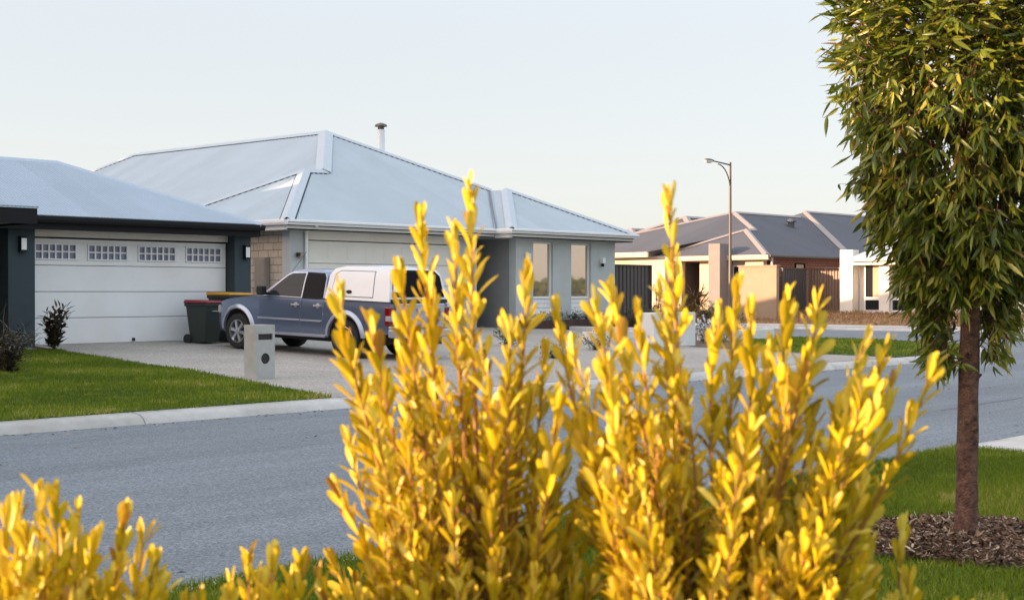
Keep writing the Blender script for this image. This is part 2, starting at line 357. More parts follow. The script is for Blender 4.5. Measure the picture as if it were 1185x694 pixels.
# ---- leaves in bulk
SPAT = ([0, .15, .4, .65, .88, 1], [.22, .45, .80, 1, .84, .26])     # narrow foot, rounded tip
LANCE = ([0, .18, .42, .65, .85, 1], [.12, .8, 1, .75, .35, .04])   # long pointed gum leaf
OVAL = ([0, .3, .65, 1], [.1, .9, .8, .1])
BLADE = ([0, .55, 1], [1, .75, .06])
def leaves(name, P, d, up, Lg, Wd, mat_, parent, shape, curl=.12, fold=.18, tint=None, origin=None):
    P = np.asarray(P, float); d = np.asarray(d, float); up = np.asarray(up, float)
    n = len(P); d /= np.linalg.norm(d, axis=1)[:, None]+1e-9
    s = np.cross(d, up); s /= np.linalg.norm(s, axis=1)[:, None]+1e-9
    nn = np.cross(s, d)
    Lg = np.broadcast_to(Lg, n); Wd = np.broadcast_to(Wd, n)
    curl = np.broadcast_to(curl, n)
    T, Wp = shape; k = len(T)
    V = np.zeros((n, k, 3, 3))
    for i, (t, wp) in enumerate(zip(T, Wp)):
        ctr = P+d*(t*Lg)[:, None]+nn*(-curl*Lg*t*t)[:, None]
        hw = (Wd*.5*wp)
        V[:, i, 1] = ctr - nn*(hw*fold)[:, None]
        V[:, i, 0] = ctr - s*hw[:, None] + nn*(hw*fold)[:, None]
        V[:, i, 2] = ctr + s*hw[:, None] + nn*(hw*fold)[:, None]
    base = (np.arange(n)*k*3)[:, None, None]
    q = []
    for i in range(k-1):
        for j in range(2):
            a = i*3+j; q.append([a, a+1, a+4, a+3])
    F = (base + np.array(q)[None]).reshape(-1, 4)
    V = V.reshape(-1, 3)
    off = rootloc(parent).location if parent else Vector((0, 0, 0))
    V = V-np.array(off)
    me = bpy.data.meshes.new(name)
    me.vertices.add(len(V)); me.vertices.foreach_set('co', V.ravel())
    me.loops.add(F.size); me.loops.foreach_set('vertex_index', F.ravel().astype(np.int32))
    me.polygons.add(len(F)); me.polygons.foreach_set('loop_start', np.arange(0, F.size, 4, dtype=np.int32))
    me.update(calc_edges=True); me.validate()
    me.polygons.foreach_set('use_smooth', np.ones(len(me.polygons), bool))
    if tint is None: tint = rng.random(n)
    a = me.attributes.new('tint', 'FLOAT', 'POINT'); a.data.foreach_set('value', np.repeat(tint, k*3).astype(np.float32))
    rib = np.array([[.25, 1, .25]]*k); rib[0] = .2; rib[-1] *= .7
    a = me.attributes.new('rib', 'FLOAT', 'POINT'); a.data.foreach_set('value', np.tile(rib.ravel(), n).astype(np.float32))
    me.materials.append(mat_)
    o = bpy.data.objects.new(name, me); COL.objects.link(o)
    if parent: o.parent = parent
    return o
def rdir(n):
    v = rng.normal(size=(n, 3)); return v/np.linalg.norm(v, axis=1)[:, None]
# ------------------------------------------------------------------ terrain
def sstep(a, b, x):
    t = np.clip((x-a)/(b-a), 0, 1); return t*t*(3-2*t)
def farz(u, v):
    z = np.interp(v, [14.3, 17, 20.3, 23.2, 25.3, 27, 60], [.12, .18, .265, .36, .46, .52, .56])
    return .11+(z-.11)*(1-sstep(29, 37.5, u))
def eastz(u, v): return np.interp(u, [50.5, 52.4, 55], [.12, .16, .6])
def nearz(u, v): return .12+0*u
def patch(name, poly, m, zf, step=1.0, dz=0):
    """ground sheet: polygon cut by a grid and lifted to the terrain height"""
    bm = bmesh.new(); bm.faces.new([bm.verts.new((x, y, 0)) for x, y in poly])
    for ax in (0, 1):
        lo = min(p[ax] for p in poly); hi = max(p[ax] for p in poly); k = lo+step
        while k < hi:
            nrm = (1, 0, 0) if ax == 0 else (0, 1, 0); co = (k, 0, 0) if ax == 0 else (0, k, 0)
            bmesh.ops.bisect_plane(bm, geom=bm.verts[:]+bm.edges[:]+bm.faces[:], plane_co=co, plane_no=nrm); k += step
    for v in bm.verts: v.co.z = float(zf(v.co.x, v.co.y))+dz
    bmesh.ops.recalc_face_normals(bm, faces=bm.faces)
    me = bpy.data.meshes.new(name); bm.to_mesh(me); bm.free(); me.materials.append(m)
    if len(me.polygons) and me.polygons[0].normal.z < 0: me.flip_normals()
    me.polygons.foreach_set('use_smooth', [True]*len(me.polygons))
    o = bpy.data.objects.new(name, me); COL.objects.link(o); return kind(o)
def sweep(name, path, prof, m):
    """profile (offset to the left of the path, height) swept along a flat path"""
    P = [Vector((x, y, 0)) for x, y in path]; mb = MB(); rings = []
    for i, p in enumerate(P):
        d0 = (P[i]-P[i-1]).normalized() if i else (P[1]-P[0]).normalized()
        d1 = (P[i+1]-P[i]).normalized() if i < len(P)-1 else d0
        d = (d0+d1).normalized(); nl = Vector((-d.y, d.x, 0)); k = 1/max(.5, nl.dot(Vector((-d0.y, d0.x, 0))))
        rings.append(mb._a([p+nl*(o*k)+Vector((0, 0, h)) for o, h in prof]))
    n = len(prof)
    for a, b in zip(rings, rings[1:]):
        for k in range(n-1): mb.f.append((a+k, a+k+1, b+k+1, b+k)); mb.m.append(0)
    return kind(mb.build(name, m, smooth=30))
def arc(cx, cy, r, a0, a1, n=14):
    return [(cx+r*math.cos(R(a0+(a1-a0)*i/n)), cy+r*math.sin(R(a0+(a1-a0)*i/n))) for i in range(n+1)]
g = kind(MB().poly([(-1500, -1500, -.06), (1500, -1500, -.06), (1500, 1500, -.06), (-1500, 1500, -.06)]).build('ground', M['sand']))
road = kind(MB().poly([(-120, 5.7, 0), (36, 5.7, 0), (38.2, 3.5, 0), (38.2, -80, 0), (50.7, -80, 0), (50.7, 110, 0), (38.2, 110, 0), (38.2, 22.3, 0), (30, 14.2, 0), (-120, 14.2, 0)]).build('road', M['asphalt']))
KP = [(0, -.08), (0, 0), (.05, .06), (.13, .10), (.31, .12), (.31, -.08)]
corner = arc(30, 22.3, 8.3, -90, 0, 18)
sweep('kerb', [(x, 14.0) for x in range(-60, 30, 3)]+corner+[(38.3, y) for y in range(24, 80, 4)], KP, M['kerb'])
near_path = [(38.3, y) for y in range(-40, 2, 3)]+arc(35.9, 3.45, 2.4, 0, 90, 8)+[(x, 5.85) for x in range(34, -61, -3)]
sweep('kerb', near_path, KP, M['kerb'])
sweep('kerb', [(50.5, y) for y in range(90, -61, -5)], KP, M['kerb'])
# kerb joints and cracks: thin dark strips on the concrete
jm = MB()
for y0_, sg, xs_ in ((14.0, 1, np.arange(-6.4, 29, 3.1)), (5.85, -1, np.arange(-4, 30, 3.3))):
    for x in xs_:
        for (o0, h0), (o1, h1) in zip(KP[1:-1], KP[2:-1]):
            jm.poly([(x, y0_+sg*o0, h0+.003), (x+.014, y0_+sg*o0, h0+.003), (x+.014+.02*o1, y0_+sg*o1, h1+.003), (x+.02*o1, y0_+sg*o1, h1+.003)])
kind(jm.build('kerb_joints', M['seam']))
lot = [(-60, 14.3), (30, 14.3)]+arc(30, 22.3, 8.0, -90, 0, 18)[1:]+[(38, 70), (-60, 70)]
patch('yard_soil', lot, M['soil'], farz, 2.0, -.01)
patch('driveway', [(12.1, 14.3), (27.6, 14.3), (27.2, 16.3), (27.0, 19.2), (30.2, 21.6), (30.3, 26.4), (28.8, 26.9), (28.5, 28.4), (21.9, 27.4), (21.9, 40), (19.1, 40), (18.8, 25.6), (14.0, 25.6), (13.9, 24.4), (13.3, 19)], M['aggregate'], farz, .9, .004)
patch('porch_paving', [(4, 24.6), (13.6, 24.6), (13.6, 27.6), (4, 27.6)], M['path'], farz, 1, .012)
LAWN_L = [(-25, 14.31), (12.1, 14.31), (13.3, 19), (13.95, 24.4), (9.0, 24.4), (-25, 24.4)]
patch('lawn_turf', LAWN_L, M['turf'], farz, 1.0, .008)
NOSE = [(27.6, 14.4), (30, 14.31)]+arc(30, 22.3, 7.95, -90, 0, 12)[1:]+[(37.8, 30), (36.6, 30), (32.5, 21.5), (27.1, 17.0), (27.2, 16.3)]
patch('verge_turf', NOSE, M['turf'], farz, .8, .008)
NEAR = [(-40, -25), (11.9, -25), (11.9, 5.56), (-40, 5.56)]
patch('near_verge_turf', NEAR, M['turf'], nearz, 1.5)
patch('footpath', [(11.9, -25), (13.15, -25), (13.15, 4.75), (14.2, 5.56), (11.9, 5.56)], M['path'], nearz, 1.2, .004)
patch('near_verge_turf', [(13.15, -25), (36, -25), (36, 5.56), (14.2, 5.56), (13.15, 4.75)], M['turf'], nearz, 1.5)
patch('footpath', [(50.81, -40), (52.2, -40), (52.2, 90), (50.81, 90)], M['path'], eastz, 1.5, .004)
patch('dry_yard', [(52.2, -40), (90, -40), (90, 110), (52.2, 110)], M['drybase'], eastz, 1.5)
# worn tyre marks and hairline cracks in the asphalt: thin tar-filled seams
crack = mat('tar_seam', (.125, .14, .155), .8, 0, .3, 8)
def seam(pts, wd):
    m = MB(); P = [Vector((x, y, .004)) for x, y in pts]
    L_, Rr = [], []
    for i, p in enumerate(P):
        d = (P[min(i+1, len(P)-1)]-P[max(i-1, 0)]).normalized(); nl = Vector((-d.y, d.x, 0))*wd*random.uniform(.5, 1.2)
        L_.append(p+nl); Rr.append(p-nl)
    for i in range(len(P)-1): m.poly([L_[i], L_[i+1], Rr[i+1], Rr[i]])
    kind(m.build('road_seam', crack))
def wander(x0, y0, x1, y1, amp, n=40):
    o = 0; r = []
    for i in range(n+1):
        t = i/n; o = .85*o+random.uniform(-amp, amp)
        r.append((x0+(x1-x0)*t, y0+(y1-y0)*t+o))
    return r
seam(wander(17, 8.2, 45, 9.6, .03), .016)
# ------------------------------------------------------------------ grass
from mathutils import geometry as geo
def inpoly(u, v, poly):
    r = np.zeros(len(u), bool); j = len(poly)-1
    for i in range(len(poly)):
        xi, yi = poly[i]; xj, yj = poly[j]
        c = ((yi > v) != (yj > v)) & (u < (xj-xi)*(v-yi)/((yj-yi) or 1e-9)+xi); r ^= c; j = i
    return r
def inview(u, v, m=.16):
    D = SN*u+CS*v; X = CS*u-SN*v
    return (D > 1) & (np.abs(X/D) < .36+m)
def grass(name, label, cat, poly, n, h, wd, zf, m, dmax=1e9, dmin=0, lean=.45, keep=None, vary=.5):
    xs = [p[0] for p in poly]; ys = [p[1] for p in poly]
    u = rng.uniform(min(xs), max(xs), n*6); v = rng.uniform(min(ys), max(ys), n*6)
    D = SN*u+CS*v
    k = inpoly(u, v, poly) & inview(u, v) & (D < dmax) & (D > dmin)
    if keep is not None: k &= keep(u, v)
    u, v = u[k][:n], v[k][:n]; n = len(u)
    P = np.stack([u, v, zf(u, v)+.006], 1)
    patchy = .5+.25*np.sin(u*1.7+1.1*np.sin(v*1.3))+.25*np.sin(v*2.3+1.4*np.sin(u*.9+2))
    d = np.stack([rng.normal(0, lean, n), rng.normal(0, lean, n), np.ones(n)], 1)
    hh = h*rng.uniform(1-vary, 1+vary, n)*(.75+.5*patchy)
    tint = np.clip(rng.random(n)*.55+.55*patchy**1.5+rng.normal(0, .08, n)-.05+.3*(np.sin(u*5.1+2*np.sin(v*3.7))*np.sin(v*4.3+u) > .72), 0, 1)
    o = leaves(name, P, d, rdir(n), hh, wd*rng.uniform(.7, 1.3, n), m, None, BLADE, .3, .0, tint)
    o['kind'] = 'stuff'; o['label'] = label; o['category'] = cat; print(name, n); return o
TREE = (7.37, 3.40)
def mulch_keep(u, v):
    a = np.arctan2(v-TREE[1], u-TREE[0]); r = np.hypot(u-TREE[0], v-TREE[1])
    return r > .68+.07*np.sin(3*a+1)+.05*np.sin(7*a)+rng.normal(0, .04, len(u))
grass('lawn_grass', 'trimmed green lawn in front of the blue grey house with the white garage door', 'grass', [(-25, 14.25)]+[(12.1, 14.25)]+LAWN_L[2:], 110000, .045, .011, farz, M['grass'])
grass('verge_grass', 'strip of green grass on the rounded corner verge across the road', 'grass', NOSE, 26000, .05, .02, farz, M['grass'])
grass('verge_grass', 'green verge grass around the street tree in the foreground', 'grass', [(.5, -2.5), (11.9, -2.5), (11.93, 5.60), (.5, 5.60)], 230000, .040, .0048, nearz, M['grass'], dmax=14, dmin=4.5, keep=mulch_keep)
grass('verge_grass', 'small corner of grass beyond the concrete crossing path at the right edge', 'grass', [(13.2, -2), (20, -2), (20, 5.5), (14.2, 5.5), (13.2, 4.75)], 30000, .045, .006, nearz, M['grass'])
grass('dry_grass', 'dry straw coloured grass in front of the white and brick houses', 'grass', [(52.3, 15), (56.5, 15), (56.5, 46), (52.3, 46)], 16000, .13, .03, eastz, M['drygrass'], lean=.6)
# mulch ring
# fallen leaves along the kerbs and under the tree
n = 700; uu = rng.uniform(2, 30, n); vv = np.where(rng.random(n) < .55, 13.95-np.abs(rng.normal(0, .12, n)), 5.9+np.abs(rng.normal(0, .15, n)))
m_ = rng.random(n) < .12; vv = np.where(m_, rng.uniform(6, 14, n), vv); zz_ = np.full(n, .008)
q_ = rdir(n); q_[:, 2] *= .15
lf = leaves('leaf_litter', np.stack([uu, vv, zz_], 1), q_, np.tile([0, 0, 1.], (n, 1))+.4*rdir(n), rng.uniform(.03, .09, n), rng.uniform(.012, .025, n), M['chip'], None, OVAL, .2, .2)
lf['kind'] = 'stuff'; lf['label'] = 'scattered fallen leaves in the gutters of the road'; lf['category'] = 'leaf litter'
n = 7500; a = rng.uniform(0, 2*np.pi, n); r = .74*np.sqrt(rng.random(n))*(1+.08*np.sin(3*a+1))
P = np.stack([TREE[0]+r*np.cos(a), TREE[1]+r*np.sin(a), .135+.06*(1-(r/.9)**2)+rng.uniform(0, .02, n)], 1)
d = rdir(n); d[:, 2] *= .35
mu = leaves('bark_mulch', P, d, np.tile([0, 0, 1.], (n, 1))+.5*rdir(n), rng.uniform(.018, .06, n), rng.uniform(.006, .018, n), M['chip'], None, ([0, .5, 1], [.8, 1, .6]), 0, .1)
mu['kind'] = 'stuff'; mu['label'] = 'ring of dark bark mulch around the base of the street tree'; mu['category'] = 'mulch'
mb = MB(); ring = []
for k in range(48):
    q = 2*math.pi*k/48; rr = .74+.07*math.sin(3*q+1)+.04*math.sin(7*q); ring.append((TREE[0]+rr*math.cos(q), TREE[1]+rr*math.sin(q), .126))
for k in range(48): mb.poly([ring[k], ring[(k+1) % 48], (TREE[0], TREE[1], .19)])
kind(mb.build('mulch_bed', M['soil'], smooth=60))
# ------------------------------------------------------------------ house building blocks
def pn(a, b, c):
    n = (Vector(b)-Vector(a)).cross(Vector(c)-Vector(a)).normalized(); return n if n.z > 0 else -n
def cap(mb, p0, p1, nA, nB, wd=.15, lift=.02, dash=True, step=.17):
    """folded ridge or hip cap with the shadow gaps of the corrugation under its edges"""
    p0 = Vector(p0); p1 = Vector(p1); d = (p1-p0).normalized()
    up = Vector((0, 0, 1))
    fl = []
    for nrm in (nA, nB):
        c = nrm.cross(d).normalized()
        if c.z > 0: c = -c
        if abs(c.z) < 1e-4: pass
        fl.append(c)
    for c, nrm in zip(fl, (nA, nB)):
        a0 = p0+up*(lift+.035); a1 = p1+up*(lift+.035)
        b0 = p0+c*wd+nrm*lift; b1 = p1+c*wd+nrm*lift
        e0 = b0-nrm*.012; e1 = b1-nrm*.012
        mb.poly([a0, a1, b1, b0], 0); mb.poly([b0, b1, e1, e0], 0)
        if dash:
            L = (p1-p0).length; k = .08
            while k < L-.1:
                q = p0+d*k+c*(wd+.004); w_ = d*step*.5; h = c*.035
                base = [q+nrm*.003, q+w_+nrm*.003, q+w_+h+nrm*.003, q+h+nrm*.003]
                mb.prism(base, [x+nrm*.012 for x in base], 1); k += step  # solid dark blocks painted as the shade under the cap edge
def gutter(name, pts, m, parent, out, wd=.125, h=.115):
    """square gutter run along the eave: pts at its top inner edge; out = outward directions"""
    mb = MB()
    for (p0, p1), o in zip(zip(pts, pts[1:]), out):
        p0 = Vector(p0); p1 = Vector(p1); o = Vector(o); z = Vector((0, 0, 1)); d = (p1-p0).normalized()
        p0 = p0-d*0; p1 = p1+d*0
        sec = lambda p: [p+z*-.015, p+o*(wd*.9)+z*.012, p+o*wd+z*0, p+o*wd-z*h*.55, p+o*wd*.82-z*h, p-z*h]
        mb.prism(sec(p0), sec(p1))
    return mb.build(name, m, parent)
def light_box(parent, u, v, z, lab=None, w=.13, h=.30, dpt=.10):
    f = MB().box(u-w/2, u+w/2, v-dpt*.45, v, z, z+h).box(u-w/2, u+w/2, v-dpt, v-dpt*.45, z+h-.035, z+h).box(u-w/2, u+w/2, v-dpt, v-dpt*.45, z, z+.035).box(u-w/2, u-w/2+.012, v-dpt, v-dpt*.45, z+.035, z+h-.035).build('wall_light', M['trim_black'], parent)
    bx('diffuser', M['frost'], f, u-w/2+.02, u+w/2-.004, v-dpt*.93, v-dpt*.46, z+.04, z+h-.04)
    return f
# ================================================================== HOUSE with the white windowed garage door
H1 = thing('house', 'blue grey rendered house with a wide white garage door and black gutters', 'house', (12, 26, .4))
ZE, P1 = 2.95, .43
# walls
wl = MB()
wl.box(13.45, 14.0, 25.3, 26.0, .3, 2.738)             # left pier
wl.box(18.7, 19.13, 25.3, 26.0, .3, 2.738)              # right pier
wl.box(18.9, 19.13, 26.0, 44, .3, 2.85)
wl.box(13.45, 13.7, 26.0, 27.5, .3, 2.8)
wl.box(0, 13.45, 27.5, 27.8, .3, 2.85)
wl.box(0, .3, 27.8, 44, .3, 2.85); wl.box(.3, 18.9, 43.7, 44, .3, 2.85)
wl.build('wall', M['slate'], H1)
MB().box(14.0, 18.7, 25.55, 25.75, 2.585, 2.74).build('door_header', M['door_cream'], H1)
bx('door_frame', M['trim_black'], H1, 14.0, 18.7, 25.54, 25.7, 2.565, 2.585)
# porch at the left: projecting eave over a dark recess
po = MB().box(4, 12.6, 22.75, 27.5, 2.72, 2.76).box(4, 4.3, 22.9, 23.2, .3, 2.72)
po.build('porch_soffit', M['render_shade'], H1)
MB().box(3.9, 12.62, 22.72, 22.75, 2.68, 2.95).box(12.60, 12.63, 22.75, 25.2, 2.68, 2.95).build('porch_fascia', M['trim_black'], H1)
MB().box(11.2, 12.3, 27.44, 27.5, .5, 2.6).build('front_door', M['trim_black'], H1)
# garage door: four panels, the top one with windows
gd = thing_part = MB()
zb = .47; rows = [.47, .99, 1.51, 2.03, 2.56]
for i in range(4):
    if i < 3: gd.box(14.02, 18.68, 25.60, 25.64, rows[i]+.006, rows[i+1]-.006)
w0 = 14.02; W = (18.68-14.02)/4
lo, hi = 2.135, 2.465
gd.box(14.02, 18.68, 25.60, 25.64, 2.036, lo); gd.box(14.02, 18.68, 25.60, 25.64, hi, 2.555)
xs = [14.02]
for i in range(4): c = w0+W*(i+.5); xs += [c-.46, c+.46]
xs.append(18.68)
for a, b in zip(xs[::2], xs[1::2]): gd.box(a, b, 25.60, 25.64, lo, hi)
gdo = gd.build('garage_door', M['door_white'], H1, bevel=.006)
bx('door_seam', M['seam'], gdo, 14.02, 18.68, 25.625, 25.66, .47, 2.55)
bx('rubber_seal', M['black'], gdo, 14.02, 18.68, 25.59, 25.65, .40, .474)
bx('lock', M['black'], gdo, 16.33, 16.39, 25.57, 25.60, .50, .56)
for i in range(4):
    c = w0+W*(i+.5); fr = MB(); a, b = c-.46, c+.46
    o_ = .03
    fr.box(a, b, 25.575, 25.61, lo, lo+o_).box(a, b, 25.575, 25.61, hi-o_, hi).box(a, a+o_, 25.575, 25.61, lo+o_, hi-o_).box(b-o_, b, 25.575, 25.61, lo+o_, hi-o_)
    pw = (b-a-2*o_)/6
    for k in range(1, 6): fr.box(a+o_+pw*k-.016, a+o_+pw*k+.016, 25.58, 25.612, lo+o_, hi-o_)
    for k in range(6): fr.box(a+o_+pw*k+.016*(k > 0), a+o_+pw*(k+1)-.016*(k < 5), 25.582, 25.614, (lo+hi)/2-.014, (lo+hi)/2+.014)
    f = fr.build('window', M['trim_white'], gdo)
    bx('pane', mat('garage_pane', (.15, .18, .27), .15, 0, .25, 4) if i == 0 else bpy.data.materials['garage_pane'], f, a+.01, b-.01, 25.616, 25.622, lo+.01, hi-.01)
light_box(H1, 13.72, 25.3, 2.27); light_box(H1, 18.98, 25.3, 2.22)
# eaves
MB().box(12.7, 19.18, 25.02, 25.06, 2.70, 2.90).box(19.14, 19.18, 25.06, 44.3, 2.70, 2.90).build('fascia', M['trim_black'], H1)
MB().box(12.7, 19.14, 25.06, 25.75, 2.74, 2.765).build('soffit', M['trim_black'], H1)
gutter('gutter', [(12.66, 25.02, ZE), (19.22, 25.02, ZE)], M['trim_black'], H1, [(0, -1, 0)])
# roof
rf = MB(); E = 24.98; r_ = 3.12
A0 = (19.2, E, ZE); A1 = (19.2-r_, E+r_, ZE+P1*r_); A2 = (9.5, E+r_, ZE+P1*r_); A3 = (9.5, E, ZE)
rf.poly([A3, A0, A1, A2])
rf.poly([A0, (19.2, 27.4, ZE), (19.2-r_, 27.4, ZE+P1*r_), A1]) if False else rf.poly([A0, (19.2, E+2*r_, ZE), A1])
rf.poly([A1, (19.2, E+2*r_, ZE), (9.5, E+2*r_, ZE), A2])
mz = ZE+P1*8.3
B = [(0, 27.4, ZE+.03), (18.9, 27.4, ZE+.03), (18.9, 44, ZE+.03), (0, 44, ZE+.03)]
apR = (10.6, 35.7, mz); apL = (8.3, 35.7, mz)
rf.poly([B[0], B[1], apR, apL]); rf.poly([B[1], B[2], apR]); rf.poly([B[2], B[3], apL, apR]); rf.poly([B[3], B[0], apL])
rf.poly([(3.9, 22.70, 2.955), (12.64, 22.70, 2.955), (11.0, 26.0, 3.2), (3.9, 26.0, 3.2)])
ro = rf.build('roof', M['roof_mid'], H1, solid=.03)
cm = MB(); nF = Vector((0, -P1, 1)).normalized(); nR = Vector((P1, 0, 1)).normalized(); nB = Vector((0, P1, 1)).normalized()
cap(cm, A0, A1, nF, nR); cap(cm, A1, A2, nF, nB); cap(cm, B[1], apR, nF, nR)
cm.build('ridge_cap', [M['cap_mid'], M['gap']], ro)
# ================================================================== HOUSE with pale roof and limestone side wall
H2 = thing('house', 'pale grey corner house with a stepped light metal roof and two tall front windows', 'house', (27, 28, .5))
Z2, P2 = 3.23, .49
VE, VB = 26.9, 26.3           # eave lines: main front, projecting bay
UL, UR, UB = 21.4, 34.2, 28.7
G = (24.5, 30.05, 4.77); J = (25.2, 30.1, 4.80); A = (27.9, 33.2, 6.33)
RB = (27.9, 43.4, 6.33)
bayA = (31.45, 29.05, Z2+P2*2.75); bayB = (31.45, 29.65, Z2+P2*2.75)
rf = MB()
rf.poly([(UL, VE, Z2), (UB, VE, Z2), bayB, A, J, G])                        # front plane
rf.poly([(UL, VE, Z2), G, (UL, 33.2, Z2)][::-1])                             # garage left plane
rf.poly([G, J, (25.2, 30.2, 4.80), (24.4, 33.2, 3.3), (UL, 33.2, Z2)])       # garage rear plane
rf.poly([J, A, RB, (22.43, 48.9, Z2+.05), (22.43, 27.35+3, Z2+.05)])         # main left plane
rf.poly([(UR, VE, Z2), (UR, 49.7, Z2), RB, A, bayB])                         # right plane
rf.poly([RB, (UR, 49.7, Z2), (22.43, 48.9, Z2)])
rf.poly([(UB, VB, Z2), (UR, VB, Z2), bayA]); rf.poly([(UB, VB, Z2), bayA, bayB, (UB, VE, Z2)]); rf.poly([(UR, VB, Z2), (UR, VE, Z2), bayB, bayA])
ro = rf.build('roof', M['roof_light'], H2, solid=.025, fixn=False)
me = ro.data; bm = bmesh.new(); bm.from_mesh(me)
for f in bm.faces:
    f.normal_update()
    if f.normal.z < 0: f.normal_flip()
bm.to_mesh(me); bm.free()
cm = MB(); nF = Vector((0, -P2, 1)).normalized(); nR = Vector((P2, 0, 1)).normalized(); nL = Vector((-.55, 0, 1)).normalized(); nG = Vector((-P2, 0, 1)).normalized(); nBk = Vector((0, P2, 1)).normalized()
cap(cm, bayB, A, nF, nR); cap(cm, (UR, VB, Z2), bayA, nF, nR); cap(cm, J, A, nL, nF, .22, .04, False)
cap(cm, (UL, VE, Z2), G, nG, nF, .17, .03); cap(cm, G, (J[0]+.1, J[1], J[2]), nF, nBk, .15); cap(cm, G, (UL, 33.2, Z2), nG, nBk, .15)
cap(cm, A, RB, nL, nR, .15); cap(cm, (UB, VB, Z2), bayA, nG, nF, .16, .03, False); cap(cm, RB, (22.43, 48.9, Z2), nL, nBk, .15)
# valley tray beside the bay
cap(cm, (UB, VE+.02, Z2+.01), (31.40, 29.60, Z2+P2*2.7), Vector((-P2, 0, 1)).normalized(), nF, .05, .006, False)
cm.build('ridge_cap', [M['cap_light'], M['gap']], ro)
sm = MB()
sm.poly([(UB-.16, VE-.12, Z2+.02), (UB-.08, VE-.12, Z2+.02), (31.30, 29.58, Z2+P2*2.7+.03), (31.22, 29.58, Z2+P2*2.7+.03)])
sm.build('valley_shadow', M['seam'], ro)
# gutters, fascia, soffits
gutter('gutter', [(UL-.06, VE, Z2), (UB, VE, Z2)], M['trim_white'], H2, [(0, -1, 0)])
gutter('gutter', [(UB, VB, Z2), (UR+.06, VB, Z2)], M['trim_white'], H2, [(0, -1, 0)])
gutter('gutter', [(UB, VE, Z2), (UB, VB-.1, Z2)], M['trim_white'], H2, [(-1, 0, 0)])
gutter('gutter', [(UL, 33, Z2), (UL, VE-.06, Z2)], M['trim_white'], H2, [(-1, 0, 0)])
gutter('gutter', [(UR, 49.7, Z2), (UR, VB-.06, Z2)], M['trim_white'], H2, [(1, 0, 0)])
MB().box(UL+.04, UB, VE+.05, VE+.09, 3.0, 3.17).box(UB+.04, UR-.04, VB+.05, VB+.09, 3.0, 3.17).box(UB+.01, UB+.04, VB+.09, VE+.05, 3.0, 3.17).box(UL+.01, UL+.04, VE+.09, 33, 3.0, 3.17).box(UR-.04, UR-.01, VB+.05, 49.5, 3.0, 3.17).build('fascia', M['trim_white'], H2)
MB().box(UL+.05, UB+.06, VE+.05, 27.75, 3.0, 3.03).box(UB+.06, UR-.05, VB+.05, 29.8, 3.0, 3.03).box(UL+.05, 21.9, 27.75, 33, 3.0, 3.03).box(33.7, UR-.05, 29.8, 49.5, 3.0, 3.03).build('soffit', M['render_grey'], H2)
MB().box(UL-.06, UB-.13, VE-.1285, VE-.12, 3.165, 3.182).box(UB-.12, UR+.05, VB-.1285, VB-.12, 3.165, 3.182).build('gutter_groove', M['seam'], H2)  # dark strips painted as the shaded line along the gutter face
MB().box(UL+.05, UB, VE+.0, VE+.05, 3.10, 3.115).box(UB+.05, UR-.05, VB, VB+.05, 3.10, 3.115).build('shadow_gap', M['gap'], H2)  # dark strips painted as the shade between gutter and fascia
# walls
lw = MB().box(21.85, 22.1, 27.62, 40, .3, 3.0); lw.build('side_wall', M['limestone'], H2)
wl = MB()
wl.box(21.83, 22.42, 27.33, 27.62, .3, 3.0)                       # corner return beside the garage door
wl.build('corner_wall', M['render_grey'], H2); wl = MB()
MB().box(27.62, 28.38, 27.33, 27.75, .3, 3.0).build('pier', M['render_grey'], H2)
w1, w2 = (30.08, 30.94), (31.75, 32.66)
B0, B1, ZT = 29.35, 33.8, 2.96
wl.box(B0, w1[0], 26.75, 27.0, .3, 3.0); wl.box(w1[1], w2[0], 26.75, 27.0, .3, 3.0); wl.box(w2[1], B1, 26.75, 27.0, .3, 3.0)
for a, b in (w1, w2): wl.box(a, b, 26.76, 27.0, .3, .88); wl.box(a, b, 26.76, 27.0, 2.93, 3.0)
wl.build('wall', M['render_grey'], H2)
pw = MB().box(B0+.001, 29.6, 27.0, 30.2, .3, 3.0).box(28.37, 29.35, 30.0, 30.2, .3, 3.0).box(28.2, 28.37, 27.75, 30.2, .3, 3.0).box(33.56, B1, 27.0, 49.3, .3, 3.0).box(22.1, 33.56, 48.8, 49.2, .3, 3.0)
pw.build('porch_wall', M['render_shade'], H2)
bx('front_door', M['trim_black'], H2, 28.45, 29.25, 29.95, 30.0, .5, 2.6)
# garage door
gd = MB(); zz = [.52, 1.09, 1.66, 2.22, 2.78]
for i in range(4): gd.box(22.45, 27.60, 27.50, 27.54, zz[i]+.006, zz[i+1]-.006)
gdo = gd.build('garage_door', M['door_cream'], H2, bevel=.006)
for i in range(4):
    for k in range(8):
        x = 22.55+k*.63; MB().box(x, x+.52, 27.494, 27.5, zz[i]+.10, zz[i+1]-.10).build('raised_panel', M['door_cream'], gdo, bevel=.005)
bx('door_seam', M['seam'], gdo, 22.45, 27.6, 27.53, 27.56, .5, 2.78)
bx('door_header', M['door_cream'], H2, 22.42, 27.62, 27.47, 27.62, 2.80, 3.0)
